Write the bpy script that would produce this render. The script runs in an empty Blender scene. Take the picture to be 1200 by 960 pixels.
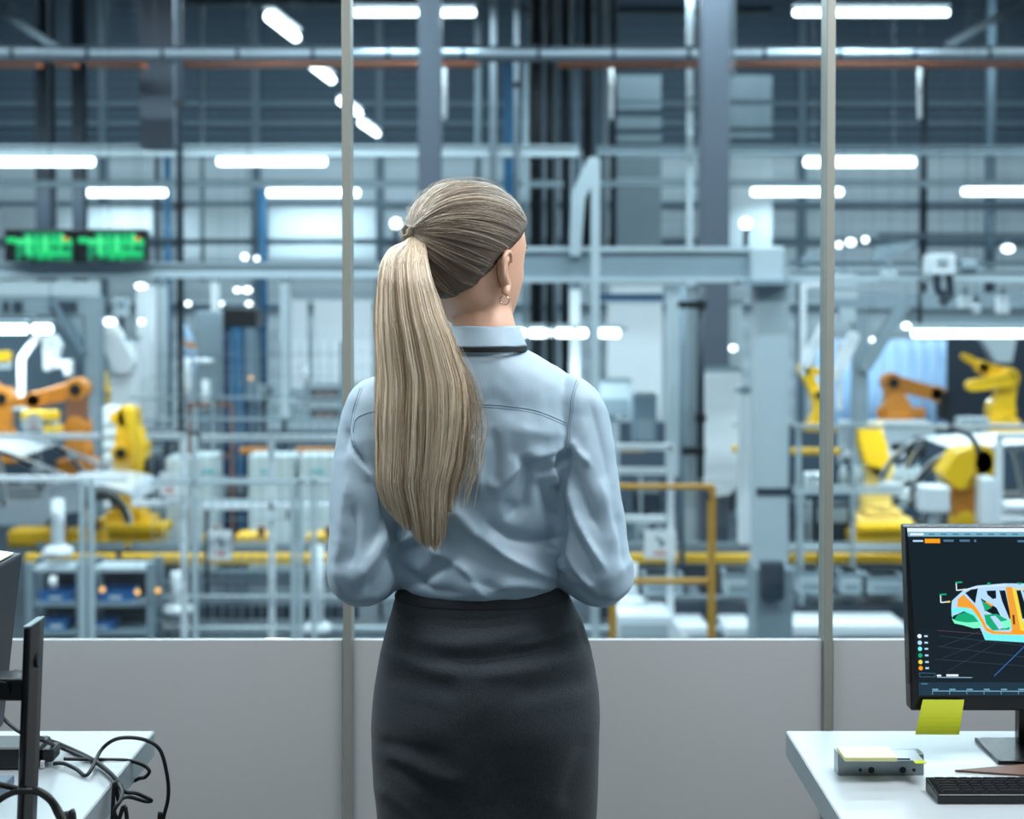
import bpy, math, random
import numpy as np
from mathutils import Vector, Matrix, noise
from mathutils.bvhtree import BVHTree
random.seed(7); rng = np.random.default_rng(7)
C = bpy.context.scene.collection
sc = bpy.context.scene
R = math.radians

# ---------------------------------------------------------------- camera
F, CY, TH, CZ = 1600.0, 373.5, R(1.2), 1.52
cam_d = bpy.data.cameras.new('camera'); cam = bpy.data.objects.new('camera', cam_d); C.objects.link(cam)
cam.location = (0, 0, CZ); cam.rotation_euler = (R(90) - TH, 0, 0)
cam_d.sensor_width = 36; cam_d.lens = 36 * F / 1200
cam_d.shift_x = 0; cam_d.shift_y = -(480 - CY) / 1200
cam_d.clip_start = 0.05; cam_d.clip_end = 300
cam_d.dof.use_dof = True; cam_d.dof.focus_distance = 2.10; cam_d.dof.aperture_fstop = 3.7
sc.camera = cam

# ---------------------------------------------------------------- view, world, large lights
sc.view_settings.view_transform = 'Standard'; sc.view_settings.look = 'None'
sc.view_settings.exposure = 0.0; sc.view_settings.gamma = 1.0; sc.view_settings.use_curve_mapping = False
w = bpy.data.worlds.new('world'); sc.world = w; w.use_nodes = True
bg = w.node_tree.nodes['Background']; bg.inputs[0].default_value = (0.30, 0.55, 0.80, 1); bg.inputs[1].default_value = 0.05

def area(name, loc, size, energy, color, rot=(0, 0, 0), spread=180):
    l = bpy.data.lights.new(name, 'AREA'); l.shape = 'RECTANGLE'; l.size, l.size_y = size
    l.energy = energy; l.color = color; l.spread = R(spread)
    o = bpy.data.objects.new(name, l); C.objects.link(o); o.location = loc; o.rotation_euler = rot
    return o

OFF_C = (0.93, 0.97, 1.0); FAC_C = (0.72, 0.91, 1.0)
K_OFF, K_FAC, K_LAMP = 1.0, 1.12, 1.3
# office ceiling panels (their lit undersides are in the ceiling lamps below)
area('office_ceiling_light', (1.25, 1.95, 2.74), (1.2, 0.9), 58 * K_OFF, OFF_C)
area('office_ceiling_light', (-1.25, 1.95, 2.74), (1.2, 0.9), 42 * K_OFF, OFF_C)
area('office_ceiling_light', (0.0, 0.5, 2.74), (1.2, 0.6), 9 * K_OFF, OFF_C)
# unseen area lights added to brighten the hall, standing in for lamp rows
for yy in (7.5, 13, 19, 24.5):
    for xx in (-12, -4, 4, 12):
        area('hall_fill_light', (xx, yy, 6.9), (6.0, 0.3), (470 if yy < 15 else 400) * K_FAC, FAC_C)

for xx in (-14, -5, 5, 14):
    area('hall_fill_light', (xx, 35.5, 9.9), (6.0, 0.3), 330 * K_FAC, FAC_C, (R(14), 0, 0))  # unseen lights added above the view to brighten the far wall

# ---------------------------------------------------------------- helpers
def lin(c): c /= 255.0; return c / 12.92 if c <= 0.04045 else ((c + 0.055) / 1.055) ** 2.4
def rgb(*c): return tuple(lin(v) for v in c) + (1.0,)

def P(px, py, Y):
    """world point at depth Y along the sight line of photo position (px, py)"""
    u = (px - 600) / F; v = (CY - py) / F
    d1 = math.cos(TH) + v * math.sin(TH); d2 = -math.sin(TH) + v * math.cos(TH)
    t = Y / d1
    return Vector((u * t, Y, CZ + d2 * t))

def mat(name, color, rough=0.5, metal=0.0, var=0.08, scale=6.0, bump=0.0, bscale=60.0, coat=0.0, aniso=None, spec=0.5, sheen=0.0):
    m = bpy.data.materials.new(name); m.use_nodes = True; nt = m.node_tree; n = nt.nodes
    b = n['Principled BSDF']
    b.inputs['Roughness'].default_value = rough; b.inputs['Metallic'].default_value = metal
    b.inputs['Coat Weight'].default_value = coat; b.inputs['Specular IOR Level'].default_value = spec
    b.inputs['Sheen Weight'].default_value = sheen
    tc = n.new('ShaderNodeTexCoord'); nz = n.new('ShaderNodeTexNoise'); nz.inputs['Scale'].default_value = scale
    nz.inputs['Detail'].default_value = 4
    nt.links.new(tc.outputs['Object'], nz.inputs['Vector'])
    mx = n.new('ShaderNodeMix'); mx.data_type = 'RGBA'
    c0 = tuple(max(0, v * (1 - var)) for v in color[:3]) + (1,); c1 = tuple(min(1, v * (1 + var)) for v in color[:3]) + (1,)
    mx.inputs['A'].default_value = c0; mx.inputs['B'].default_value = c1
    nt.links.new(nz.outputs['Fac'], mx.inputs['Factor']); nt.links.new(mx.outputs['Result'], b.inputs['Base Color'])
    if bump:
        n2 = n.new('ShaderNodeTexNoise'); n2.inputs['Scale'].default_value = bscale; n2.inputs['Detail'].default_value = 3
        nt.links.new(tc.outputs['Object'], n2.inputs['Vector'])
        bp = n.new('ShaderNodeBump'); bp.inputs['Strength'].default_value = bump; bp.inputs['Distance'].default_value = 0.002
        nt.links.new(n2.outputs['Fac'], bp.inputs['Height']); nt.links.new(bp.outputs['Normal'], b.inputs['Normal'])
    return m

def emat(name, color, strength):
    m = bpy.data.materials.new(name); m.use_nodes = True; b = m.node_tree.nodes['Principled BSDF']
    b.inputs['Base Color'].default_value = tuple(v * 0.3 for v in color[:3]) + (1,)
    b.inputs['Emission Color'].default_value = color; b.inputs['Emission Strength'].default_value = strength
    return m

class MB:
    def __init__(s): s.v = []; s.f = []; s.m = []; s.mi = 0
    def add(s, vs, fs):
        o = len(s.v); s.v.extend([tuple(p) for p in vs]); s.f.extend([tuple(i + o for i in f) for f in fs]); s.m.extend([s.mi] * len(fs)); return s
    def box(s, a, b):
        x0, x1 = sorted((a[0], b[0])); y0, y1 = sorted((a[1], b[1])); z0, z1 = sorted((a[2], b[2]))
        return s.add([(x0,y0,z0),(x1,y0,z0),(x1,y1,z0),(x0,y1,z0),(x0,y0,z1),(x1,y0,z1),(x1,y1,z1),(x0,y1,z1)],
              [(0,3,2,1),(4,5,6,7),(0,1,5,4),(1,2,6,5),(2,3,7,6),(3,0,4,7)])
    def pbox(s, x0, y0, x1, y1, Y, D):
        a = P(x0, y1, Y); b = P(x1, y0, Y); return s.box((a.x, Y, a.z), (b.x, Y + D, b.z))
    def tube(s, pts, r, n=10, cap=True):
        pts = [Vector(p) for p in pts]; k = len(pts); rs = r if isinstance(r, (list, tuple)) else [r] * k
        t0 = (pts[1] - pts[0]).normalized(); up = Vector((0, 0, 1)) if abs(t0.z) < 0.9 else Vector((0, 1, 0))
        nrm = t0.cross(up).normalized(); vs = []
        for i, p in enumerate(pts):
            t = ((pts[min(i+1, k-1)] - pts[max(i-1, 0)])).normalized()
            nrm = (nrm - t * nrm.dot(t)).normalized(); bi = t.cross(nrm)
            for j in range(n):
                a = 2 * math.pi * j / n; vs.append(p + (nrm * math.cos(a) + bi * math.sin(a)) * rs[i])
        fs = [(i*n+j, i*n+(j+1) % n, (i+1)*n+(j+1) % n, (i+1)*n+j) for i in range(k-1) for j in range(n)]
        if cap: fs += [tuple(range(n))[::-1], tuple((k-1)*n + j for j in range(n))]
        return s.add(vs, fs)
    def rings(s, rings, cap=True):
        n = len(rings[0]); k = len(rings); vs = [p for r in rings for p in r]
        fs = [(i*n+j, i*n+(j+1) % n, (i+1)*n+(j+1) % n, (i+1)*n+j) for i in range(k-1) for j in range(n)]
        if cap: fs += [tuple(range(n))[::-1], tuple((k-1)*n + j for j in range(n))]
        return s.add(vs, fs)
    def prism(s, poly, y0, y1):
        n = len(poly); vs = [(x, y0, z) for x, z in poly] + [(x, y1, z) for x, z in poly]
        fs = [tuple(range(n)), tuple(range(2*n-1, n-1, -1))] + [(j, n+j, n+(j+1) % n, (j+1) % n) for j in range(n)]
        return s.add(vs, fs)
    def pprism(s, poly, Y, D):
        q = [P(a, b, Y) for a, b in poly]; return s.prism([(p.x, p.z) for p in q], Y, Y + D)
    def link(s, a, b, ra, rb, hw, n=10):
        """tapered stadium-shaped link between two joints in the x-z plane, half width hw along y"""
        a = Vector(a); b = Vector(b); dx, dz = b.x - a.x, b.z - a.z; L = math.hypot(dx, dz) or 1e-6; ang = math.atan2(dz, dx)
        poly = []
        for i in range(n + 1):
            t = ang + math.pi/2 + math.pi * i / n; poly.append((a.x + ra*math.cos(t), a.z + ra*math.sin(t)))
        for i in range(n + 1):
            t = ang - math.pi/2 + math.pi * i / n; poly.append((b.x + rb*math.cos(t), b.z + rb*math.sin(t)))
        return s.prism(poly, a.y - hw, a.y + hw)
    def drum(s, c, r, hw, n=18):
        c = Vector(c); return s.prism([(c.x + r*math.cos(2*math.pi*i/n), c.z + r*math.sin(2*math.pi*i/n)) for i in range(n)], c.y - hw, c.y + hw)
    def cyl(s, c, r, z0, z1, n=16):
        return s.tube([(c[0], c[1], z0), (c[0], c[1], z1)], r, n)
    def ball(s, c, r, n=14, sq=(1, 1, 1)):
        rg = []
        for i in range(1, n):
            a = math.pi * i / n; rr = math.sin(a)
            rg.append([(c[0]+r*sq[0]*rr*math.cos(2*math.pi*j/n), c[1]+r*sq[1]*rr*math.sin(2*math.pi*j/n), c[2]-r*sq[2]*math.cos(a)) for j in range(n)])
        return s.rings(rg)

ORG = {}
def thing(name, label, cat, loc=(0, 0, 0), group=None):
    o = bpy.data.objects.new(name, None); C.objects.link(o); o.location = loc; o.empty_display_size = 0.1
    o['label'] = label; o['category'] = cat
    if group: o['group'] = group
    ORG[o.name] = Vector(loc); return o

def obj(name, mb, m, parent=None, smooth=False, bevel=0.0, label=None, cat=None, group=None, kind=None, raw=None):
    """one mesh object; vertices are given in world coordinates"""
    if parent is not None: org = ORG[parent.name]
    else:
        a = np.array(mb.v); lo, hi = a.min(0), a.max(0); org = Vector(((lo[0]+hi[0])/2, (lo[1]+hi[1])/2, lo[2]))
    me = bpy.data.meshes.new(name)
    me.from_pydata([(x-org.x, y-org.y, z-org.z) for x, y, z in mb.v], [], mb.f)
    ms = m if isinstance(m, (list, tuple)) else [m]
    for q in ms: me.materials.append(q)
    if len(ms) > 1: me.polygons.foreach_set('material_index', mb.m)
    if smooth: me.polygons.foreach_set('use_smooth', [True] * len(me.polygons))
    me.update()
    o = bpy.data.objects.new(name, me); C.objects.link(o)
    if parent is not None: o.parent = parent
    else: o.location = org
    ORG[o.name] = org
    if bevel:
        md = o.modifiers.new('bevel', 'BEVEL'); md.width = bevel; md.segments = 2; md.limit_method = 'ANGLE'
    if label: o['label'] = label
    if cat: o['category'] = cat
    if group: o['group'] = group
    if kind: o['kind'] = kind
    return o

def struct(name, mb, m, **k): return obj(name, mb, m, kind='structure', **k)

# ---------------------------------------------------------------- materials
M = dict(
  light=mat('painted_steel_light', rgb(180,192,198), 0.45, 0.0, 0.06, 2),
  mid=mat('painted_steel_mid', rgb(132,148,157), 0.5, 0.0, 0.08, 2),
  bluegrey=mat('painted_steel_bluegrey', rgb(102,122,136), 0.5, 0.0, 0.08, 2),
  dark=mat('painted_steel_dark', rgb(42,54,66), 0.5, 0.0, 0.1, 2),
  black=mat('black_plastic', rgb(18,20,23), 0.4, 0.0, 0.15, 20),
  white=mat('white_paint', rgb(232,236,240), 0.4, 0.0, 0.03, 2),
  alu=mat('aluminium', rgb(170,182,192), 0.45, 0.5, 0.05, 5),
  silver=mat('bare_body_steel', rgb(205,212,218), 0.3, 0.5, 0.06, 4),
  cab=mat('cabinet_paint', rgb(205,216,218), 0.45, 0.0, 0.03, 3),
  yellow=mat('robot_yellow', rgb(250,196,35), 0.35, 0.0, 0.06, 4, coat=0.3),
  pyellow=mat('pale_yellow_paint', rgb(255,215,120), 0.35, 0.0, 0.06, 4, coat=0.3),
  rail=mat('conveyor_yellow', rgb(255,194,45), 0.4, 0.0, 0.08, 3),
  orange=mat('robot_orange', rgb(205,128,42), 0.4, 0.0, 0.08, 4, coat=0.2),
  brass=mat('gate_yellow', rgb(190,140,52), 0.45, 0.0, 0.08, 4),
  tray=mat('orange_cable_tray', rgb(190,98,40), 0.5, 0.0, 0.15, 1.5),
  blue=mat('blue_paint', rgb(18,88,128), 0.45, 0.0, 0.1, 2),
  dblue=mat('dark_blue_paint', rgb(18,48,88), 0.5, 0.0, 0.15, 1.5),
  binb=mat('blue_bin_plastic', rgb(45,110,175), 0.45, 0.0, 0.1, 4),
  curtain=mat('pale_blue_curtain', rgb(175,205,235), 0.7, 0.0, 0.15, 1.2),
  rust=mat('brown_steel', rgb(130,82,58), 0.6, 0.0, 0.15, 3),
  paper=mat('paper_white', rgb(240,240,240), 0.7, 0.0, 0.02, 5),
  red=mat('sign_red', rgb(215,110,95), 0.6), 
  desk=mat('desk_laminate', rgb(166,174,178), 0.28, 0.0, 0.03, 3),
  deskedge=mat('desk_edge_band', rgb(150,160,164), 0.4, 0.0, 0.05, 6),
  lampw=emat('lamp_tube_glow', (0.80, 0.94, 1.0, 1), 7.0),
  dot=emat('lamp_globe_glow', (0.85, 0.95, 1.0, 1), 5.0),
  amber=emat('amber_lamp_glow', (1.0, 0.50, 0.12, 1), 1.6),
)
# ================================================================ office shell
WY = 2.75   # glass wall
m_off_wall = mat('office_wall_paint', rgb(205,210,212), 0.7, 0, 0.02, 2)
m_off_floor = mat('office_carpet', rgb(88,94,98), 0.9, 0, 0.15, 40, bump=0.4, bscale=300)
m_dado = mat('frosted_dado_panel', rgb(184,187,188), 0.35, 0, 0.02, 1.5)
m_post = mat('mullion_metal', rgb(146,148,140), 0.35, 0.2, 0.05, 3)
struct('floor', MB().box((-3.4, -3.2, -0.06), (3.4, WY + 0.10, 0.0)), m_off_floor)
struct('ceiling', MB().box((-3.4, -3.2, 2.78), (3.4, WY + 0.10, 2.84)), m_off_wall)
struct('wall_back', MB().box((-3.4, -3.3, 0.0), (3.4, -3.2, 2.78)), m_off_wall)
struct('wall_left', MB().box((-3.5, -3.2, 0.0), (-3.4, WY + 0.10, 2.78)), m_off_wall)
struct('wall_right', MB().box((3.4, -3.2, 0.0), (3.5, WY + 0.10, 2.78)), m_off_wall)
for q, (x, y, sx, sy) in enumerate(((1.25, 1.95, 1.2, .9), (-1.25, 1.95, 1.2, .9), (0, 0.5, 1.2, 0.6))):
    t = thing('ceiling_panel_light', ['square office ceiling light panel above the desk with keyboard', 'square office ceiling light panel above the desk with black cables', 'narrow office ceiling light panel behind the woman'][q], 'ceiling light', (x, y, 2.75), 'office ceiling light panels')
    obj('lamp_frame', MB().box((x-sx/2-.02, y-sy/2-.02, 2.765), (x+sx/2+.02, y+sy/2+.02, 2.78)), M['alu'], t)
    obj('diffuser', MB().box((x-sx/2, y-sy/2, 2.752), (x+sx/2, y+sy/2, 2.764)), emat('panel_glow%d' % q, (1, 1, 1, 1), 1.0), t)
dz = P(600, 750, WY).z
x_l = P(407, 480, WY).x; x_r = P(971, 480, WY).x
edges = [-3.4, x_l, x_r, 3.4]
# dado panels
for k in range(3):
    struct('wall_dado.%03d' % k if k else 'wall_dado', MB().box((edges[k] + 0.012, WY, 0.0), (edges[k+1] - 0.012, WY + 0.014, dz)), m_dado, bevel=0.001)
# glass panes
mg = bpy.data.materials.new('clear_glass'); mg.use_nodes = True; nt = mg.node_tree; nt.nodes.clear()
o_ = nt.nodes.new('ShaderNodeOutputMaterial'); mxs = nt.nodes.new('ShaderNodeMixShader'); tr = nt.nodes.new('ShaderNodeBsdfTransparent')
gl = nt.nodes.new('ShaderNodeBsdfGlossy'); gl.inputs['Roughness'].default_value = 0.0; lw = nt.nodes.new('ShaderNodeLayerWeight'); lw.inputs['Blend'].default_value = .5; pw = nt.nodes.new('ShaderNodeMath'); pw.operation = 'POWER'; pw.inputs[1].default_value = 4; fr = nt.nodes.new('ShaderNodeMath'); fr.operation = 'MULTIPLY_ADD'; fr.inputs[1].default_value = .7; fr.inputs[2].default_value = .013; nt.links.new(lw.outputs['Facing'], pw.inputs[0]); nt.links.new(pw.outputs[0], fr.inputs[0])
tr.inputs[0].default_value = (0.96, 0.985, 0.985, 1)
nt.links.new(fr.outputs[0], mxs.inputs[0]); nt.links.new(tr.outputs[0], mxs.inputs[1]); nt.links.new(gl.outputs[0], mxs.inputs[2]); nt.links.new(mxs.outputs[0], o_.inputs[0])
for k in range(3):
    struct('window_%d' % (k + 1), MB().box((edges[k] + 0.008, WY + 0.003, dz + 0.001), (edges[k+1] - 0.008, WY + 0.011, 2.77)), mg)
for k, x in enumerate((x_l, x_r)):
    struct('trim_%d' % (k + 1), MB().box((x - 0.0088, WY - 0.010, 0.0), (x + 0.0088, WY + 0.045, 2.78)), m_post, bevel=0.002)
struct('trim_3', MB().box((-3.4, WY - 0.012, 0), (3.4, WY - 0.001, 0.07)), m_post)

# ================================================================ desks
def desk(x0, x1, y0, y1, label, side):
    t = thing('office_desk', label, 'desk', ((x0+x1)/2, (y0+y1)/2, 0), 'white office desks')
    top = obj('desktop', MB().box((x0, y0, 0.716), (x1, y1, 0.75)), M['desk'], t, bevel=0.002)
    e = x1 if side < 0 else x0
    obj('edge_band', MB().box((e - 0.001, y0 + .002, 0.708), (e + 0.001 + 0.0, y1 - .002, 0.7485)), M['deskedge'], t)
    for xx in (x0 + 0.06, x1 - 0.10):
        for yy in (y0 + 0.05, y1 - 0.09):
            obj('leg', MB().box((xx, yy, 0), (xx + 0.04, yy + 0.04, 0.716)), M['light'], t, bevel=0.003)
    for yy in (y1 - .08, y0 + .06): obj('crossbar', MB().box((x0 + .1, yy, .67), (x1 - .1, yy + .02, .716)), M['light'], t)
    return t
DE = 2.37
desk(0.479, 2.05, 1.45, DE, 'white office desk carrying the monitor with car model and keyboard', 1)
desk(-2.2, -0.625, 1.40, DE, 'white office desk with tangled black cables running over its edge', -1)
dzl = 0.75
def D(px, py, z=0.75):
    """point of a horizontal plane at height z seen at (px, py)"""
    a = P(px, py, 1.0); k = (z - CZ) / (a.z - CZ); return Vector((a.x * k, k, z))

# ---- right monitor
m_bez = mat('monitor_bezel', rgb(12,13,15), 0.25, 0, 0.1, 10)
def hexc(*c): return rgb(*c)
YM = 2.26
t = thing('computer_monitor', 'black monitor showing a colourful car body model on screen', 'monitor', (0.93, YM, 0.75))
tl = P(1061, 617, YM); bl = P(1067.5, 828, YM)
ML, MR, MT, MBt = tl.x, tl.x + 0.575, tl.z, bl.z - 0.0
YB = 2.235   # bottom leans nearer
def MP(u, v, d=0.0):
    """point of the monitor front: u metres from the edge of the bezel, v metres down from top, d out"""
    h = MT - MBt; f = v / h
    return Vector((ML + 0.004 * f + u, YM + (YB - YM) * f - d, MT - v))
H_ = MT - MBt; W_ = MR - ML
mb = MB(); q = [MP(0,0), MP(W_,0), MP(W_,H_), MP(0,H_)]; back = [p + Vector((0, 0.03, 0)) for p in q]
mb.add(q + back, [(3,2,1,0),(4,5,6,7),(0,1,5,4),(1,2,6,5),(2,3,7,6),(3,0,4,7)])
obj('housing', mb, m_bez, t, bevel=0.003)
cols = dict(bg=(16,28,36), top=(110,160,180), tab=(70,110,135), panel=(28,50,66), orange=(240,150,20), lt=(170,205,235), cy=(110,225,225), gr=(20,160,110), lg=(120,240,190),
            ye=(225,205,70), am=(225,150,50), grid=(48,60,78), bl=(50,90,150), w=(215,225,235), dk=(14,24,32), pink=(85,55,70), brn=(110,50,20))
names = list(cols); emats = [emat('screen_' + k, rgb(*cols[k]), 1.0) for k in names]
for e_ in emats: e_.node_tree.nodes['Principled BSDF'].inputs['Specular IOR Level'].default_value = .2; e_.node_tree.nodes['Principled BSDF'].inputs['Roughness'].default_value = 0.25
emats[0].node_tree.nodes['Principled BSDF'].inputs['Base Color'].default_value = (0.004, 0.006, 0.008, 1)
sb = MB(); lay = [0]
def S(px, py):  # photo position to screen coordinates (u, v)
    p = P(px, py, 2.25); return (p.x - ML, MT - p.z)
def poly(pts, c, d=None):
    sb.mi = names.index(c); lay[0] += 1; dd = 0.0006 + 0.000012 * lay[0]
    sb.add([MP(*S(*p), dd) for p in pts], [tuple(range(len(pts)))[::-1]])
def line(pts, wd, c):
    for a, b in zip(pts[:-1], pts[1:]):
        dx, dy = b[0]-a[0], b[1]-a[1]; L = math.hypot(dx, dy) or 1; nx, ny = -dy/L*wd/2, dx/L*wd/2
        poly([(a[0]+nx,a[1]+ny),(b[0]+nx,b[1]+ny),(b[0]-nx,b[1]-ny),(a[0]-nx,a[1]-ny)], c)
SR = 1460
poly([(1065,620),(SR,620),(SR,812),(1071,812)], 'bg')
poly([(1065,620),(SR,620),(SR,624.5),(1065,624.5)], 'w'); poly([(1065,624.5),(SR,624.5),(SR,630),(1065.5,630)], 'top')
for x in range(1090, SR, 14): poly([(x,626.5),(x+7,626.5),(x+7,628),(x,628)], 'tab')
poly([(1068,626),(1084,626),(1084,628.5),(1068,628.5)], 'w')
poly([(1071,634),(1083,634),(1083,636),(1071,636)], 'lt'); poly([(1085,632.5),(1103,632.5),(1103,637.5),(1085,637.5)], 'orange')
for x in (1107, 1126): poly([(x,633.5),(x+12,633.5),(x+12,636),(x,636)], 'tab')
poly([(1143,633.5),(1145.5,633.5),(1145.5,636.5),(1143,636.5)], 'tab'); poly([(1194,634),(1215,634),(1215,636.5),(1194,636.5)], 'tab')
# floor grid
line([(1098,744),(1200,756),(1330,770)], 0.6, 'grid'); line([(1095,756),(1200,769),(1330,785)], 0.6, 'grid'); line([(1092,771),(1200,779),(1330,790)], 0.6, 'grid')
line([(1096,738),(1160,743),(1200,746)], 0.8, 'pink'); line([(1098,757),(1148,738)], 0.5, 'grid'); line([(1105,785),(1165,752)], 0.5, 'grid'); line([(1100,770),(1170,742)], .5, 'grid')
line([(1160,790),(1196,757),(1240,720)], 1.2, 'bl'); line([(1300,800),(1330,760)], .5, 'grid')
# axis marks
for x, y in ((1120,683),(1101,697)):
    line([(x,y),(x,y+9),(x+10,y+8)], 1.3, 'w'); line([(x-1,y),(x+7,y-.5)], 1.8, 'gr'); poly([(x+8,y+7),(x+11,y+7),(x+11,y+9),(x+8,y+9)], 'ye')
# car body seen from the side (mirrored on for the hidden half of the screen)
poly([(1113,713),(1114,704),(1129,691),(1144,686.5),(1176,684),(1200,684),(1260,690),(1300,705),(1340,715),(1352,725),(1350,745),(1330,748),(1322,735),(1305,728),(1288,740),(1283,756),(1200,752),(1151,749),(1147,738),(1140,724),(1128,716),(1113,722)], 'lt')
poly([(1113,713),(1128,711.5),(1138,715),(1145,724),(1149,738),(1156,742),(1290,748),(1285,757),(1151,749),(1148,735),(1140,724),(1128,716),(1116,718),(1114,724)], 'cy')
poly([(1115,727),(1120,720),(1130,717),(1139,721),(1144,728),(1147,734),(1138,735),(1128,732),(1118,730)], 'gr')
poly([(1113,724),(1118,727),(1130,729),(1147,728),(1147,735),(1138,735.5),(1126,732),(1116,730)], 'lg')
poly([(1121,702),(1128,697),(1140,709),(1145,716),(1150,726),(1154,735),(1162,739),(1182,740),(1200,741.5),(1200,743),(1160,742),(1152,738),(1145,724),(1137,713),(1122,711)], 'orange')
poly([(1121,702),(1128,697),(1138,708),(1136,711.5),(1120,711)], 'am')
poly([(1130,695),(1137,691),(1145,690),(1141,707)], 'dk')           # quarter window
poly([(1148,701),(1158,707),(1166,712),(1170,721),(1166,722),(1152,715)], 'dk')
poly([(1155,692.5),(1166,692),(1166,701),(1162,702),(1156,697)], 'dk')
poly([(1170,692),(1177,692),(1182,722),(1181,726),(1173,705)], 'dk')
poly([(1187,692),(1195,692),(1204,724),(1191,725)], 'dk')
poly([(1198,692),(1225,694),(1250,706),(1256,724),(1208,725)], 'dk')
poly([(1149,703),(1160,712),(1152,716)], 'gr'); poly([(1154,704),(1162,709),(1160,711),(1153,706)], 'am')
poly([(1151,720),(1166,719),(1182,728),(1180,737),(1160,738),(1153,730)], 'gr'); poly([(1158,722),(1164,721),(1176,734),(1168,737)], 'lt'); poly([(1170,728),(1183,725),(1183,733),(1174,736)], 'lg')
poly([(1177.5,688),(1185,688),(1191,725),(1193,738),(1183,738),(1181,716)], 'am'); poly([(1185,689),(1190,692),(1198,738),(1193,738)], 'ye')
poly([(1184,720),(1186.5,720),(1187,731),(1184.5,731)], 'brn'); poly([(1192,728),(1255,730),(1255,738),(1195,735)], 'ye')
poly([(1182,738),(1196,738),(1204,743),(1180,742)], 'orange'); line([(1186,690),(1230,692),(1262,706)], 1.4, 'ye')
line([(1129,691.5),(1146,688),(1178,686)], 1.0, 'w'); poly([(1156,683),(1160,683),(1159,686),(1157,686)], 'gr'); poly([(1191,683),(1197,683),(1196,685),(1192,685)], 'gr')
poly([(1300,735),(1310,730),(1320,736),(1326,748),(1292,752)], 'gr')
# legend dots, buttons, timeline
for k, (c, y) in enumerate((('w',744.5),('lt',752),('cy',759),('gr',766.5),('ye',774),('orange',781))):
    poly([(1074.5+2.6*math.cos(a*math.pi/4), y+2.6*math.sin(a*math.pi/4)) for a in range(8)], c); poly([(1080,y-1),(1084,y-1),(1084,y+1),(1080,y+1)], 'lt')
line([(1073,786.5),(1091,787),(1091,791),(1073,791),(1073,786.5)], 0.5, 'tab'); poly([(1093,788.5),(1098,788.5),(1098,790.5),(1093,790.5)], 'w'); poly([(1104,788),(1118,788),(1118,790.5),(1104,790.5)], 'w'); line([(1093,791.5),(1134,791.8)], 0.6, 'lt')
poly([(1071,797),(SR,797),(SR,812),(1071,812)], 'panel'); line([(1087,807),(SR,808)], 1.0, 'top')
for x in range(1087, SR - 10, 20): poly([(x,804.5),(x+7,804.5),(x+7,806),(x,806)], 'top'); line([(x,807),(x,811)], .6, 'top')
poly([(1074,798),(1082,798),(1082,799.5),(1074,799.5)], 'tab')
obj('screen', sb, emats, t, label='lit dark screen with a side view of a car body')
obj('side_button', MB().box((ML-.002, YB-.005, MBt+.045), (ML+.001, YB+.01, MBt+.085)), M['black'], t)
nk = P(1189, 850, 2.30).x
obj('stand_neck', MB().box((nk, 2.28, 0.757), (nk + 0.15, 2.30, 1.02)), m_bez, t, bevel=0.002)
a, b_, c_ = D(1142, 864, .757), D(1170, 892, .757), Vector((nk+0.24, 0, 0))
mb = MB(); qq = [(a.x, a.y), (b_.x, b_.y), (nk + .20, b_.y), (nk + .25, a.y)]
mb.add([(x, y, .75) for x, y in qq] + [(x, y, .757) for x, y in qq], [(3,2,1,0),(4,5,6,7),(0,1,5,4),(1,2,6,5),(2,3,7,6),(3,0,4,7)])
obj('stand_base', mb, m_bez, t, bevel=0.0015)
# sticky notes
m_stick = mat('yellow_green_paper', rgb(168,176,14), 0.6, 0, 0.05, 4)
mb = MB(); g = []
for i in range(9):
    f = i / 8; y = 820 + 41 * f; yy = 2.229 - 0.018 * math.sin(f * 1.6)
    aL, aR = P(1081.5 - 9 * f, y, yy), P(1130 - 6 * f, y + .3, yy); g.append([tuple(aL), tuple(aR), (aR.x, aR.y + .0006, aR.z), (aL.x, aL.y + .0006, aL.z)])
mb.rings(g); obj('sticky_note', mb, m_stick, smooth=False, label='yellow-green sticky note hanging from the bottom bezel of the monitor', cat='sticky note')
# metal box with holes
m_box = mat('machined_aluminium', rgb(140,152,156), 0.32, 0.7, 0.1, 30, bump=0.15, bscale=200)
b0, b1 = D(982, 909), D(1085, 911.5); bz = 0.75 + (909 - 893) / 1600 * b0.y * 1.02 + 0.012
yb = D(982, 877, bz).y
t = thing('metal_block', 'small machined aluminium block with holes lying on the desk', 'metal block', ((b0.x+b1.x)/2, b0.y + .02, .75))
mb = MB(); mb.box((b0.x, b0.y, .75), (b1.x, yb, bz)); obj('body', mb, m_box, t, bevel=0.0012)
for hx, r in ((1008, .0028), (1021, .0052), (1058, .0052), (1071, .0028)):
    p = P(hx, 902.5, b0.y); obj('hole', MB().tube([(p.x, b0.y - .0006, p.z), (p.x, b0.y + .004, p.z)], r, 18), M['black'], t)
s0, s1 = D(1052, 892, bz), D(1072, 880, bz)
obj('recess', MB().box((s0.x, s0.y, bz), (s1.x, s1.y, bz + .0008)), M['alu'], t); obj('clip', MB().tube([(s0.x, s0.y+.004, bz+.002), (s0.x+.02, s0.y+.003, bz+.002)], .0012, 8), M['black'], t)
n0, n1 = D(990, 892.8, bz), D(1041, 880, bz)
mb = MB().box((n0.x, n0.y, bz + .0002), (n1.x, n1.y, bz + .0065)); obj('sticky_note_pad', mb, mat('pale_yellow_paper', rgb(232,228,165), 0.7, 0, 0.04, 8), label='pale yellow sticky note pad on top of the metal block', cat='note pad', bevel=.0004)
n0, n1 = D(1073, 895.5, bz), D(1083, 892, bz)
obj('paper_tab', MB().box((n0.x, n0.y, bz + .0002), (n1.x, n1.y, bz + .001)), m_stick, label='tiny yellow paper tab on the corner of the metal block', cat='paper tab')
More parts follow.
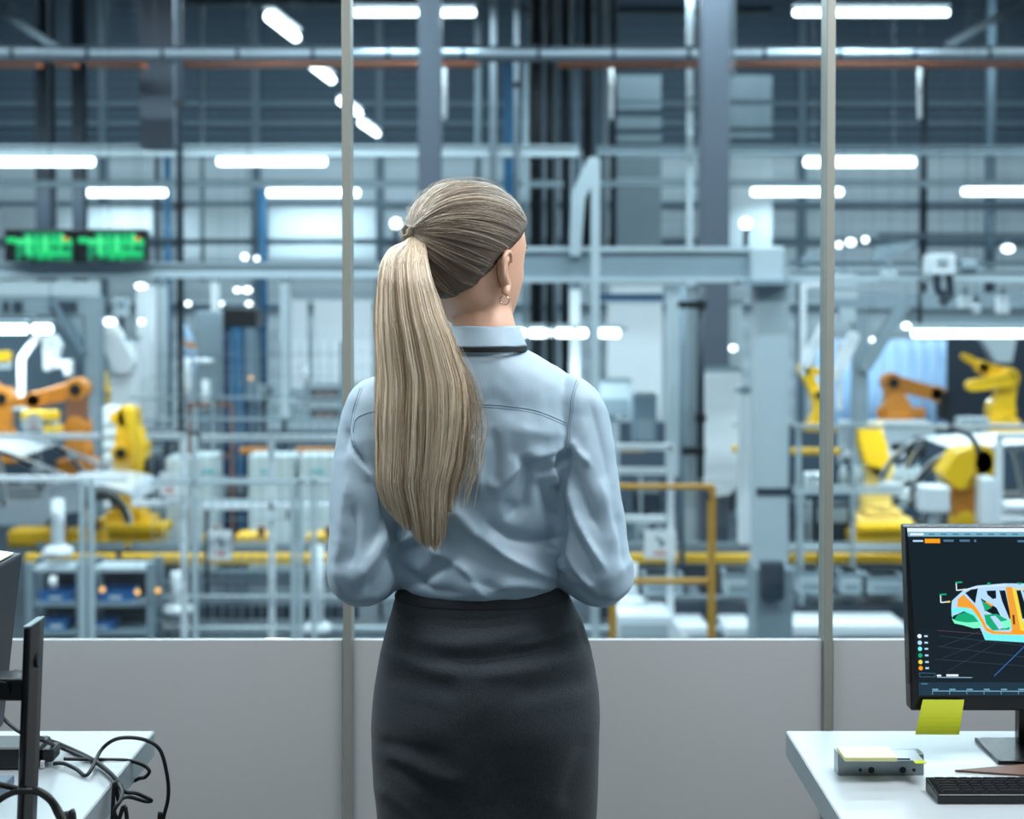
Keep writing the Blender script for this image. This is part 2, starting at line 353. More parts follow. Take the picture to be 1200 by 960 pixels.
# keyboard
k0, k1 = D(1099, 943), D(1083, 909, .772)
t = thing('keyboard', 'black computer keyboard on the desk below the monitor', 'keyboard', (k0.x + .2, k0.y + .06, .75))
mb = MB(); KL = 0.44; sx = (k1.x - k0.x)
y0, y1 = k0.y, k1.y - 0.005
q = [(k0.x, y0), (k0.x + KL, y0), (k0.x + KL + .0, y1), (k1.x, y1)]
mb.add([(x, y, .7505) for x, y in q] + [(q[0][0], q[0][1], .764), (q[1][0], q[1][1], .764), (q[2][0], q[2][1], .772), (q[3][0], q[3][1], .772)], [(3,2,1,0),(4,5,6,7),(0,1,5,4),(1,2,6,5),(2,3,7,6),(3,0,4,7)])
obj('case', mb, m_bez, t, bevel=.002)
m_key = mat('key_plastic', rgb(30,32,36), 0.45, 0, .1, 30)
rows = 6; proto = {}
for r_ in range(rows):
    fy = (r_ + .45) / rows; yc = y0 + .006 + (y1 - y0 - .012) * (r_ + .5) / rows; zc = .764 + .008 * (yc - y0) / (y1 - y0)
    xl = k0.x + sx * (yc - y0) / (y1 - y0) + .010; pitch = .0185; x = xl; c = 0
    while x < k0.x + KL - .02:
        wd = pitch * (1.6 if c == 0 and r_ in (0, 1, 2, 3) else (5 if (r_ == 0 and c == 4) else 1)) - .003
        key = (round(wd, 5))
        if key not in proto:
            hh = (y1 - y0 - .012) / rows / 2 - .0012
            b = MB(); b.add([(-wd/2,-hh,0),(wd/2,-hh,0),(wd/2,hh,0),(-wd/2,hh,0),(-wd/2+.0012,-hh+.001,.004),(wd/2-.0012,-hh+.001,.004),(wd/2-.0012,hh-.001,.004),(-wd/2+.0012,hh-.001,.004)],
                [(3,2,1,0),(4,5,6,7),(0,1,5,4),(1,2,6,5),(2,3,7,6),(3,0,4,7)])
            me = bpy.data.meshes.new('key'); me.from_pydata(b.v, [], b.f); me.materials.append(m_key); proto[key] = me
        o = bpy.data.objects.new('key', proto[key]); C.objects.link(o); o.parent = t; o.location = Vector((x + wd/2, yc, zc)) - ORG[t.name]
        x += wd + .003; c += 1
# brown folder
f0, f1, f2 = D(1119, 905), D(1200, 898), D(1200, 910.5)
ex = lambda a, b, k: (a + (b - a) * k)
mb = MB(); q = [f0, ex(f0, f2, 1.9), ex(f0, f1, 2.1)]
mb.add([(p.x, p.y, .7505) for p in q] + [(p.x, p.y, .7535) for p in q], [(2,1,0),(3,4,5),(0,1,4,3),(1,2,5,4),(2,0,3,5)])
obj('notebook_corner', mb, mat('brown_leather', rgb(98,68,54), 0.5, 0, .15, 20), label='pointed corner of a brown leather case between keyboard and monitor base', cat='leather case')

# ---- left monitor: back towards us, screen facing away
t = thing('computer_monitor', 'monitor seen from behind beside black cables with its stand post', 'monitor', (-.72, 1.83, .75))
c1 = P(27, 647, 2.10); c2 = P(5, 850, 2.10)
def LM(y, z, d):   # back surface
    f = (c1.z - z) / (c1.z - c2.z); return (c1.x + (c2.x - c1.x) * f + d, y, z)
m_grey = mat('monitor_back_plastic', rgb(44,48,56), 0.45, 0, .06, 8, bump=.2, bscale=400)
mb = MB(); mb.add([LM(1.55,c2.z,0),LM(2.10,c2.z,0),LM(2.10,c1.z,0),LM(1.55,c1.z,0),LM(1.55,c2.z,-.028),LM(2.10,c2.z,-.028),LM(2.10,c1.z,-.028),LM(1.55,c1.z,-.028)],[(0,1,2,3),(7,6,5,4),(0,4,5,1),(1,5,6,2),(2,6,7,3),(3,7,4,0)])
hs = obj('housing', mb, m_grey, t, bevel=.005)
mb = MB(); mb.add([LM(1.555,c2.z+.012,-.0285),LM(2.095,c2.z+.012,-.0285),LM(2.095,c1.z-.006,-.0285),LM(1.555,c1.z-.006,-.0285)],[(3,2,1,0)]); obj('screen', mb, emats[0], t)
# a bulge on the back and vents
mb = MB(); mb.add([LM(1.66,c2.z+.03,.001),LM(2.00,c2.z+.03,.001),LM(1.98,c1.z-.05,.001),LM(1.68,c1.z-.05,.001),LM(1.70,c2.z+.05,.018),LM(1.96,c2.z+.05,.018),LM(1.94,c1.z-.08,.018),LM(1.72,c1.z-.08,.018)],[(4,5,6,7),(0,1,5,4),(1,2,6,5),(2,3,7,6),(3,0,4,7)])
obj('back_cover', mb, m_grey, t, bevel=.004)
xc0, xc1 = P(27, 800, 1.80).x, P(36, 800, 1.80).x
ztop = P(40, 731, 1.83).z
prof = [(xc0, 1.803), (xc0+.003, 1.799), (xc1-.001, 1.799), (xc1, 1.803), (xc1+.001, 1.835), (xc1, 1.856), (xc0, 1.856)]
mb = MB(); mb.rings([[(x - (0 if k else .014), y, z + (0.0012 if k else 0) * (x - xc0) / (xc1 - xc0)) for x, y in prof] for k, z in enumerate((.758, ztop))])
obj('stand_post', mb, m_bez, t, bevel=.002)
obj('post_cap', MB().rings([[(x, y, z + .0012 * (x - xc0) / (xc1 - xc0)) for x, y in prof] for z in (ztop + .0005, ztop + .003)]), mat('cap_grey', rgb(120,135,140), .35, .5), t)
zz = P(15, 802, 1.83).z
obj('mount_arm', MB().box((LM(1.8, zz, .018)[0], 1.805, zz - .016), (xc0 + .002, 1.85, zz + .014)), m_bez, t, bevel=.003)
obj('tilt_hinge', MB().tube([(xc0-.03, 1.80, zz), (xc0-.03, 1.86, zz)], .012, 14), m_bez, t, smooth=False)
obj('stand_base', MB().box((xc0 - .12, 1.70, .75), (xc1 + .03, 1.95, .758)), m_bez, t, bevel=.003)
obj('logo_disc', MB().tube([(xc1 - .001, 1.832, ztop-.05), (xc1 + .0014, 1.832, ztop-.05)], .010, 18), m_grey, t)
# cream lined pad on top
mb = MB(); z0 = c1.z + .001
x_in = c1.x - .002
mb.mi = 0; mb.add([(x_in-.12, 1.70, z0+.004),(x_in-.003,1.70,z0+.001),(x_in-.003,2.075,z0+.001),(x_in-.12,2.125,z0+.004)] + [(x_in-.12, 1.70, z0+.006),(x_in-.003,1.70,z0+.003),(x_in-.003,2.075,z0+.003),(x_in-.12,2.125,z0+.006)],[(3,2,1,0),(4,5,6,7),(0,1,5,4),(1,2,6,5),(2,3,7,6),(3,0,4,7)])
mb.mi = 1
for k in range(7):
    x = x_in - .012 - k * .014; mb.add([(x, 1.705, z0+.0066),(x+.0012,1.705,z0+.0066),(x+.0012,2.07,z0+.0066),(x,2.07,z0+.0066)], [(0,1,2,3)])
obj('paper_sheet', mb, [mat('cream_paper', rgb(228,232,205), .7, 0, .03, 4), mat('ruled_line', rgb(150,165,150), .7)], label='cream ruled paper sheet lying across the top of the monitor', cat='paper')
# adapter, dark tray, cables
def smoothpts(pts, n=10):
    pts = [Vector(p) for p in pts]; out = []
    for i in range(len(pts) - 1):
        p0 = pts[max(i-1, 0)]; p1 = pts[i]; p2 = pts[i+1]; p3 = pts[min(i+2, len(pts)-1)]
        for k in range(n):
            t_ = k / n; out.append(0.5*((2*p1)+(-p0+p2)*t_+(2*p0-5*p1+4*p2-p3)*t_*t_+(-p0+3*p1-3*p2+p3)*t_**3))
    out.append(pts[-1]); return out
m_cab = mat('cable_rubber', rgb(9,11,12), .55, 0, .1, 30)
p = D(0, 903); q = D(44, 903)
t = thing('power_adapter', 'black power adapter with white plug lying behind the monitor post', 'power adapter', (p.x, p.y, .75))
mb = MB(); mb.box((p.x - .08, p.y, .75), (q.x, p.y + .07, .785)); obj('body', mb, M['black'], t, bevel=.006)
q2 = D(62, 900); obj('plug', MB().box((q.x + .001, p.y + .012, .758), (q2.x, p.y + .05, .780)), M['black'], t, bevel=.004)
obj('collar', MB().box((q.x+.002, p.y+.005, .751), (q2.x-.012, p.y+.011, .763)), M['white'], t, bevel=.001)
p = D(0, 935); q = D(20, 916)
obj('dark_tablet', MB().box((p.x-.15, p.y-.02, .75), (q.x, p.y+.06, .764)), mat('slate_blue_plastic', rgb(80,100,120), .3), label='slate blue slim device lying in front of the power adapter', cat='device', bevel=.003)
def cable(name, pts, r, label):
    obj(name, MB().tube(smoothpts(pts), r, 10), m_cab, smooth=True, label=label, cat='cable', group='black cables on the desk')
cable('power_cable', [P(-8,826,2.2), P(8,846,2.2), P(30,862,2.17), P(50,868,2.15), D(75,878,.758), D(110,893,.756), D(130,908,.756), P(142,925,2.08), P(141,938,2.05), P(134,950,2.04), P(138,962,2.04), P(150,990,2.04), P(150,1480,2.04)], .0031, 'thick black cable running from behind the monitor over the desk edge')
cable('power_cable', [P(30,858,2.24), P(48,865,2.22), D(70,872,.757), D(105,888,.757), P(125,902,2.13), P(140,918,2.10), P(146,928,2.09), P(160,930,2.12), P(177,938,2.14), P(170,939,2.15), P(150,934,2.12), P(140,940,2.09), P(132,960,2.08), P(130,1460,2.08)], .0031, 'black cable with a short loop sticking out past the desk edge')
cable('power_cable', [D(62,895,.758), D(75,895,.757), D(90,902,.756), D(100,909,.754), D(108,900,.76), P(118,880,2.22), P(132,868,2.22), P(150,864.5,2.22), P(172,868,2.22), P(188,880,2.22), P(196,910,2.22), P(197,935,2.22), P(191,962,2.22), P(186,1000,2.22), P(190,1480,2.22)], .0031, 'black cable arching high in a big loop over the desk corner')
cable('power_cable', [D(75,889.5,.757), D(95,890,.756), P(125,890.5,2.22), P(150,891.5,2.22), P(168,897,2.24), P(175,904,2.24), P(170,911,2.24), P(160,914,2.24), P(140,930,2.26), P(130,1000,2.26),P(132,1400,2.26)], .0030, 'thin black cable curling back in a hook past the desk edge')
cable('power_cable', [P(-8,918,1.86), P(10,922,1.86), P(25,925,1.86), P(40,925,1.77), P(55,932,1.75), P(68,948,1.75), P(78,970,1.74), P(88,1010,1.73), P(92,1640,1.72)], .0040, 'double black cable bending down in front of the monitor post')
cable('power_cable', [P(-10,945,1.78), P(5,934,1.78), P(20,928,1.77), P(42,928,1.765), P(58,938,1.765), P(66,952,1.765), P(72,968,1.76), P(78,1010,1.76), P(80,1600,1.76)], .0040, 'lowest black cable curving beside the base of the monitor post')
# ================================================================ factory hall, floor 3 m lower
FZ = -3.0; HW = 42.0; HT = 11.5
def FY(py):  # depth at which the hall floor is seen at row py
    a = P(600, py, 1.0); return (FZ - CZ) / (a.z - CZ)
m_hfloor = mat('hall_floor_resin', rgb(56,66,74), 0.3, 0, 0.12, 0.8)
m_ceil = mat('hall_ceiling', rgb(60,72,84), 0.8, 0, 0.05, 1)
def cladding(name, col, period):
    m = mat(name, col, 0.6, 0, 0.04, 0.6); nt = m.node_tree; n = nt.nodes; b = n['Principled BSDF']
    wv = n.new('ShaderNodeTexWave'); wv.bands_direction = 'Z'; wv.inputs['Scale'].default_value = 0.314 * 10 / period / 10 * 2; tc = n.new('ShaderNodeTexCoord')
    nt.links.new(tc.outputs['Object'], wv.inputs['Vector']); bp = n.new('ShaderNodeBump'); bp.inputs['Distance'].default_value = 0.05; bp.inputs['Strength'].default_value = .5
    nt.links.new(wv.outputs['Fac'], bp.inputs['Height']); nt.links.new(bp.outputs['Normal'], b.inputs['Normal']); return m
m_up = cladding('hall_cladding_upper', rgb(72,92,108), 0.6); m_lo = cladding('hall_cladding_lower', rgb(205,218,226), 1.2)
struct('floor_hall', MB().box((-30, 3.4, FZ - .2), (30, HW, FZ)), m_hfloor)
struct('ceiling_hall', MB().box((-30, 2.9, HT), (30, HW, HT + .2)), m_ceil)
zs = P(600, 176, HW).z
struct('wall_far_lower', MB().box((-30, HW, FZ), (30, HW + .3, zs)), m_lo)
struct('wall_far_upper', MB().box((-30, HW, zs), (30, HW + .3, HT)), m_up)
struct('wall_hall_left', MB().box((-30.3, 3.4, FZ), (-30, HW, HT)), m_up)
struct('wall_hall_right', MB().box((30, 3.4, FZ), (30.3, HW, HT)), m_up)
struct('wall_hall_near', MB().box((-30, 2.86, FZ), (30, 2.92, -0.08)).box((-30, 2.86, 2.86), (30, 2.92, HT)).box((-30, 2.86, -.08), (-3.5, 2.92, 2.86)).box((3.5, 2.86, -.08), (30, 2.92, 2.86)), m_up)
k = 4
for px in (120, 300, 445, 700, 940, 1160):     # seams of the far wall
    struct('trim_%d' % k, MB().box((P(px, 0, HW).x - .12, HW - .12, FZ), (P(px, 0, HW).x + .12, HW, HT)), M['bluegrey']); k += 1
for py in (122, 145, 240, 283, 360):
    z = P(600, py, HW).z; struct('trim_%d' % k, MB().box((-30, HW - .1, z - .1), (30, HW, z + .1)), M['bluegrey']); k += 1

def hang(t, x, y, z): obj('suspension_wire', MB().tube([(x, y, z), (x, y, HT - .002)], .003, 5), M['dark'], t)
def one(name, mb, m, label, cat, group=None, **k): return obj(name, mb, m, label=label, cat=cat, group=group, **k)
def B(x0, y0, x1, y1, Y, D): return MB().pbox(x0, y0, x1, y1, Y, D)

m_gap = mat('cell_backboard', rgb(66,82,97), .6, 0, .1, 1)
# ---- columns and posts: (name, category, x0, x1, top, bottom, Y, material, label)
def hcol(mb, x0, x1, y0, y1, Y, D):   # H-section column
    a = P(x0, y1, Y); b = P(x1, y0, Y); t_ = (b.x - a.x) * .12
    mb.box((a.x, Y, a.z), (b.x, Y + t_, b.z)).box((a.x, Y + D - t_, a.z), (b.x, Y + D, b.z)).box(((a.x+b.x)/2 - t_/2, Y + t_, a.z), ((a.x+b.x)/2 + t_/2, Y + D - t_, b.z)); return mb
def fpy(Y): return 340 + 0.0 + 0 * Y
def column(x0, x1, Y, m, label, ytop=-40, ybot=None, box=False, base=True):
    a = P(x0, 300, Y); b = P(x1, 300, Y); zt = HT - .002 if ytop < 0 else P(x0, ytop, Y).z; zb = FZ if ybot is None else P(x0, ybot, Y).z
    c = ((a.x+b.x)/2, Y + .2, zb); t = thing('steel_column', label, 'column', c)
    mb = MB(); w_ = b.x - a.x
    if box: mb.box((a.x, Y, zb), (b.x, Y + w_, zt))
    else:
        f = w_ * .12; mb.box((a.x, Y, zb), (b.x, Y+f, zt)).box((a.x, Y+w_-f, zb), (b.x, Y+w_, zt)).box((c[0]-f/2, Y+f, zb), (c[0]+f/2, Y+w_-f, zt))
    obj('shaft', mb, m, t, bevel=.006)
    if base and ybot is None: obj('base_plate', MB().box((a.x - .1, Y - .1, FZ), (b.x + .1, Y + w_ + .1, FZ + .03)), M['mid'], t)
    return t
m_colA = mat('column_paint', rgb(84,92,104), .5, 0, .04, 1)
column(165, 205, 24, m_colA, 'wide grey column crossing the pipes above the two green screens', ybot=173, ytop=-60, box=True)
column(42, 60, 32, M['dark'], 'dark column hanging over the screens, furthest from the centre', ytop=-40)
column(85, 99, 32, M['dark'], 'second dark column above the gap between the two green screens', ytop=-40)
column(490, 517, 21, m_colA, 'grey column rising behind the head of the woman', ytop=-60, box=True)
column(822, 855, 20, m_colA, 'tall grey column standing over the grey gantry beam', ytop=-60, box=True)
column(805, 812, 24.5, M['light'], 'narrow pale post close beside the tall grey column')
column(693, 703, 15.5, M['light'], 'pale post carrying the gantry beam next to the shoulder of the woman', ytop=188, box=True)
tcol = column(887, 925, 16, M['light'], 'broad grey gantry column standing beside the glass joint', ytop=330, box=True)
a, b = P(887, 580, 16), P(925, 572, 16)
obj('dark_band', MB().box((a.x-.01, 15.985, a.z), (b.x+.01, 16.4, b.z)), M['dark'], tcol)
a, b = P(884, 750, 16), P(928, 665, 16)
obj('foot_box', MB().box((a.x, 15.9, FZ + .03), (b.x, 16.5, b.z - .9 + .9)), M['mid'], tcol, bevel=.02)
obj('junction_box', MB().pbox(892, 660, 920, 704, 15.7, .18), M['dark'], tcol, bevel=.02)
# pipes and services, each its own thing
def pipe(px, w_px, y0, y1, Y, m, label, clamps=(), name='vertical_pipe', cat='pipe', group=None):
    top = HT - .002 if y0 <= 0 else None
    r = w_px / 2 * Y / F; a = P(px, y0, Y); a.z = top or a.z; zb = P(px, y1, Y).z if y1 is not None else FZ
    t = thing(name, label, cat, (a.x, Y, zb), group); obj('tube', MB().tube([(a.x, Y, zb), (a.x, Y, a.z)], r, 14), m, t, smooth=True)
    if top is None and zb > FZ: hang(t, a.x, Y, a.z)
    for cy in clamps:
        z = P(px, cy, Y).z; obj('clamp', MB().tube([(a.x, Y, z - .06), (a.x, Y, z + .06)], r * 1.45, 14), M['black'], t)
    return t
GP = 'service pipes in the pipe bank'
pipe(209.5, 8, -40, 512, 22, M['dark'], 'dark pipe running from ceiling down beside the blue strip', (122, 242, 357))
pipe(196, 8, 170, 500, 38.5, M['blue'], 'slim blue pipe behind the dark pipe')
pipe(184, 6, 170, 500, 38.5, M['dark'], 'thin dark pipe next to the slim blue pipe')
pipe(308, 10, 222, 500, 28, M['blue'], 'blue pipe above the light cabinets')
pipe(64, 5, 200, 330, 34, M['mid'], 'pale pipe behind the first green screen')
pipe(236, 5, -40, 330, 33, M['mid'], 'grey pipe dropping beside the ceiling tube lamp')
pipe(560, 8, -40, 330, 27, M['mid'], 'grey pipe right above the head of the woman')
pipe(578, 8, -40, 330, 26, M['alu'], 'shiny aluminium pipe above the head of the woman', (60,))
pipe(605, 6, -40, 300, 26, M['alu'], 'thin shiny pipe beside the blue column', (100,))
tb = column(590, 604, 29, M['blue'], 'bright blue column between the shiny pipes', ytop=70, ybot=330, box=True)
pipe(616, 7, 70, 440, 27, M['mid'], 'grey pipe alongside the bright blue column')
for i, (px, w_, m_) in enumerate(((628,14,'black'),(644,9,'black'),(663,12,'dark'),(689,12,'black'),(719,8,'dark'),(651,7,'mid'),(676,9,'bluegrey'),(702,9,'bluegrey'),(710,6,'light'),(636,5,'bluegrey'))):
    nm = ['first wide black duct', 'narrow black duct', 'dark charcoal duct', 'second wide black duct', 'slim charcoal duct', 'mid grey riser pipe', 'blue-grey riser pipe', 'paler blue-grey riser pipe', 'light riser pipe', 'thin blue-grey riser pipe'][i]
    pipe(px, w_, -40, 450 if px < 680 else 300, 30 + (i % 3) * .8, M[m_], nm + ' in the bank over the pale bracket post', (), 'riser_duct', 'duct', GP)
for px, Y, l in ((716.5, 24, 'over the pale bracket post'), (521, 24, 'next to the column behind the woman'), (1078, 24, 'above the row of small round lamps')):
    pipe(px, 5, 78 if px < 1000 else 78, 140, Y, M['white'], 'short white hanging bar ' + l, (), 'hanging_bar', 'bar', 'short white hanging bars')
pipe(1083, 9, 60, 345, 30, M['dark'], 'dark drop pipe above the gantry motor')
pipe(1162, 12, -40, 345, 38.5, M['bluegrey'], 'blue-grey duct near the edge above the robot cell')
pipe(860, 4, -40, 95, 19.8, M['light'], 'thin light conduit on the tall grey column')
pipe(800, 7, 335, 700, 19, M['bluegrey'], 'blue-grey pipe between white columns')
pipe(821.5, 9, 335, 560, 18.5, M['dark'], 'black pipe with two clamps in front of white column', (357, 490))
a = P(793, 357, 18.5); b = P(824, 357, 18.5)
one('pipe_bracket', MB().box((a.x, 18.3, a.z - .05), (b.x, 18.4, a.z + .05)), M['black'], 'upper black bracket tying the pipe pair together', 'bracket', 'black pipe brackets')
a = P(797, 527, 18.5); b = P(824, 527, 18.5)
one('pipe_bracket', MB().box((a.x, 18.3, a.z - .05), (b.x, 18.4, a.z + .05)), M['black'], 'lower black bracket tying the pipe pair together', 'bracket', 'black pipe brackets')
# white machine columns
for x0, x1, y0, y1, Y, m_, l in ((782,797,335,560,20,'light','slim pale duct beside the blue-grey pipe'),(803,817,335,640,20.5,'light','pale duct just behind the black pipe'),(826,868,430,565,19.5,'white','bright white machine column beside the grey gantry column'),(830,870,350,430,20.5,'light','grey upper casing above the bright white machine column'),(868,888,455,640,17.5,'white','narrow white panel attached at the gantry column'),
      (160,180,330,490,25,'white','white duct hanging near the yellow robot'),(186,193,330,500,26,'light','thin pale duct next to the white hanging duct'),(328,338,325,490,22,'light','thin white post above the light cabinets'),(247,254,325,365,22,'white','short white hanger under the long beam'),(668,680,335,470,24,'white','white post just behind the shoulder'),
      (130,158,395,500,24,'white','white angled chute above the yellow robot')):
    a, b = P(x0, y1, Y), P(x1, y0, Y); t = thing('machine_duct', l, 'duct', ((a.x+b.x)/2, Y, a.z)); obj('casing', MB().box((a.x, Y, a.z), (b.x, Y + .3, b.z)), M[m_], t, bevel=.02)
    obj('flange', MB().box((a.x - .02, Y - .02, b.z - .06), (b.x + .02, Y + .32, b.z)), M['mid'], t)
    if 'chute' in l: obj('chute', MB().link(P(126,386,Y-.02), P(146,424,Y-.02), .17, .2, .15), M['white'], t)
    if 'bright white' in l: obj('tapered_end', MB().pprism([(826,565),(868,565),(855,580),(838,582)], Y, .28), M['white'], t)
# ---- long pipe, cable tray, horizontal beams
t = thing('overhead_pipe', 'long silver pipe running across the whole hall near the top', 'pipe', (0, 22, P(0, 63, 22).z))
z = P(0, 63, 22).z
obj('tube', MB().tube([(-13, 22, z), (13, 22, z)], .075, 16), M['alu'], t, smooth=True)
obj('top_flange', MB().box((-13, 21.95, z + .075), (13, 22.1, z + .12)), M['dark'], t); obj('bottom_flange', MB().box((-13, 21.95, z - .12), (13, 22.1, z - .075)), M['dark'], t)
for px in range(15, 1200, 88): x = P(px, 63, 22).x; obj('coupling', MB().tube([(x - .03, 22, z), (x + .03, 22, z)], .082, 16), M['dark'], t)
for x0, x1, l in ((-20, 41, 'next to the first dark column'), (61, 84, 'between the two dark columns'), (100, 165, 'up to the wide grey column'), (214, 490, 'over the receding row of lamps'), (518, 560, 'above the head of the woman'), (655, 822, 'over the riser ducts'), (860, 1230, 'over the robot cell')):
    a, b = P(x0, 75.5, 23), P(x1, 69.5, 23); t = thing('cable_tray', 'orange cable tray section ' + l, 'cable tray', ((a.x+b.x)/2, 23, a.z), 'orange cable tray sections')
    obj('tray', MB().box((a.x, 23, a.z), (b.x, 23.4, a.z + .02)).box((a.x, 23, a.z), (b.x, 23.015, b.z)).box((a.x, 23.385, a.z), (b.x, 23.4, b.z)), M['tray'], t); hang(t, (a.x+b.x)/2, 23.2, b.z)
def beam(x0, x1, y0, y1, Y, m, label, D=.3, cat='beam', name='steel_beam', cap=None, ibeam=True):
    a, b = P(x0, y1, Y), P(x1, y0, Y); t = thing(name, label, cat, ((a.x+b.x)/2, Y, a.z)); f = (b.z - a.z) * .14
    obj('web', MB().box((a.x, Y + .04, a.z + f), (b.x, Y + D * .7, b.z - f)), m, t)
    obj('flange', MB().box((a.x, Y, b.z - f), (b.x, Y + D, b.z)), cap or m, t); obj('flange', MB().box((a.x, Y, a.z), (b.x, Y + D, a.z + f)), cap or m, t); return t
beam(-30, 678, 170, 183, 26, M['light'], 'long upper horizontal beam ending beside the riser ducts')
beam(700, 1230, 171, 181, 26, M['mid'], 'long upper horizontal beam above the lamps of the robot cell')
beam(-30, 660, 211, 219, 29, M['mid'], 'second thinner horizontal beam passing behind the head')
beam(700, 1230, 211, 218, 29, M['mid'], 'second thinner horizontal beam over the gantry')
beam(180, 480, 280, 286, 31, M['bluegrey'], 'faint thin rail behind the glass joint above the screens')
beam(-30, 445, 308, 326, 16, M['light'], 'long grey beam right under the two green screens', .35)
beam(600, 882, 289, 331, 16, M['mid'], 'deep grey gantry beam coming out behind the face of the woman', .35, cap=M['light'])
beam(925, 1230, 316, 331, 17, M['light'], 'grey gantry rail over the right robot cell', .3)
beam(925, 1230, 306, 312, 17.6, M['mid'], 'slim upper gantry rail over the right robot cell', .2)
beam(700, 778, 345, 352, 22, M['blue'], 'short blue crossbar behind the pale post', .2)
beam(700, 800, 300, 304, 34, M['light'], 'pale thin crossbar above the gantry beam', .2)
t = thing('gantry_joint_box', 'pale box head joining gantry beam and broad column', 'gantry head', P(900, 331, 15.9))
obj('housing', B(880, 289, 920, 331, 15.9, .6), M['light'], t, bevel=.03); obj('cap', B(868, 328, 930, 334, 15.7, .8), M['mid'], t)
# diagonal brace on the pale post
one('diagonal_brace', MB().pprism([(670,235),(672,222),(690,184),(702,184),(702,200),(686,232),(680,300),(668,300)], 15.9, .2), M['light'], 'pale diagonal bracket leaning against the pale post', 'bracket')
# bright window panels behind tall column
for i, (y0, y1) in enumerate(((88,117),(123,149),(155,161),(184,209),(217,300))):
    one('wall_panel', B(855, y0, 905, y1, 38, .15), M['mid'] if i < 3 else M['light'], ['square pale wall panel, topmost of the stack by the tall column', 'second pale wall panel from the top of the stack', 'thin pale wall strip in the middle of the stack', 'pale wall panel under the upper beam', 'tall pale wall panel at the bottom of the stack'][i], 'wall panel', 'pale wall panels by the tall column')
for i, (x0, y0, x1, y1) in enumerate(((716,218,775,290),(716,184,775,208),(716,88,775,118),(716,121,775,128),(716,137,775,150),(716,158,775,166))):
    one('wall_panel', B(x0, y0, x1, y1, 38, .15), M['mid'], ['tall pale panel over the gantry beam', 'pale panel between the two horizontal beams', 'pale panel high up beside the short hanging bar', 'thin pale strip beside the tip of the hanging bar', 'pale strip under the tip of the hanging bar', 'lowest pale strip over the upper beam'][i], 'wall panel', 'pale wall panels behind the risers')
for i, (x0, y0, x1, y1, Y) in enumerate(((712,356,776,490,30),(716,335,776,344,30),(338,352,360,455,30),(368,352,436,448,30))):
    one('wall_panel', B(x0, y0, x1, y1, Y, .15), M['white'], ['large bright panel behind the shoulder of the woman', 'narrow bright panel under the gantry beam', 'bright narrow panel beside the thin white post', 'bright panel seen beside the glass joint near the ponytail'][i], 'wall panel')
for i, (x0, x1) in enumerate(((0,42),(68,84),(100,178),(216,292),(316,440))):
    one('wall_panel', B(x0, 242, x1, 303 if x0 > 180 else 275, 38, .15), M['light'], ['pale wall panel above the first green screen', 'slim pale wall panel between columns above the screens', 'pale wall panel above the second green screen', 'pale wall panel beside the dark pipe', 'pale wall panel near the glass joint'][i], 'wall panel', 'pale wall panels over the screens')
# roof trusses
for i, (p0, p1, l) in enumerate((((-10, 6), (75, 62), 'sloping roof strut in the corner over the dark columns'), ((1112, 52), (1215, -5), 'sloping roof strut in the corner over the robot cell'))):
    one('roof_strut', MB().link(P(*p0, 27), P(*p1, 27), .07, .07, .07), M['mid'], l, 'strut')
for x0, x1, l in ((210, 490, 'grey roof girder crossing above the receding lamps'), (610, 820, 'dark roof girder above the riser ducts'), (860, 905, 'dark short roof girder by the tall column')):
    beam(x0, x1, 8 if x0 != 210 else -8, 14 if x0 != 210 else 4, 32, M['dark'], l)
# ---- tube lamps
LE = 90 * K_LAMP
def tube_lamp(p0, p1, Y0, Y1, label, r=.075, group='tube lamps of the hall', light=True, wires=True, en=None):
    a, b = P(*p0, Y0), P(*p1, Y1); c = (a + b) / 2
    t = thing('tube_lamp', label, 'lamp', c, group); d = (b - a).normalized()
    obj('glowing_tube', MB().tube([a, a + d * .02, b - d * .02, b], [r * .6, r, r, r * .6], 14), M['lampw'], t, smooth=True)
    o = Vector((0, 0, r + .03)); s = d.cross(Vector((0, 0, 1))).normalized() * r * 1.1
    up = Vector((0, 0, 0.05)); q = [a + o - s, b + o - s, b + o + s, a + o + s]
    obj('reflector', MB().add(q + [p + up for p in q], [(3,2,1,0),(4,5,6,7),(0,1,5,4),(1,2,6,5),(2,3,7,6),(3,0,4,7)]), M['light'], t)
    if wires:
        for p in (a + d * .2, b - d * .2): obj('suspension_wire', MB().tube([p + o + up, (p.x, p.y, HT - .002)], .003, 5), M['dark'], t)
    if light:
        L = (b - a).length; l = area('tube_lamp_light', c - Vector((0, 0, r + .02)), (L, r * 2), en or LE, FAC_C, (0, 0, math.atan2(d.y, d.x)), 160); l.parent = t; l.location = (0, 0, -(r + .02)); 
    return t
tube_lamp((-12,189.5),(110,189.5),31,31,'long tube lamp over the first green screen',.10)
tube_lamp((90,226),(195,226),37,37,'tube lamp hanging above the second green screen',.10)
tube_lamp((255,189),(382,189),31,31,'tube lamp beside the glass joint, upper of the two there',.10)
tube_lamp((313,226),(421,226),37,37,'tube lamp crossing behind the glass joint, lower of the two there',.10)
tube_lamp((414,15),(557,15),22,22,'tube lamp high above the head, partly hidden by the grey column',.055)
tube_lamp((930,15),(1112,15),22,22,'longest tube lamp at the top, crossing the glass joint',.055)
tube_lamp((943,190),(1072,190),31,31,'tube lamp under the upper beam crossing the second glass joint',.10)
tube_lamp((881,225),(987,225),37,37,'tube lamp low behind the second glass joint',.10)
tube_lamp((1128,224.5),(1235,224.5),37,37,'tube lamp close to the edge over the robot cell',.10)
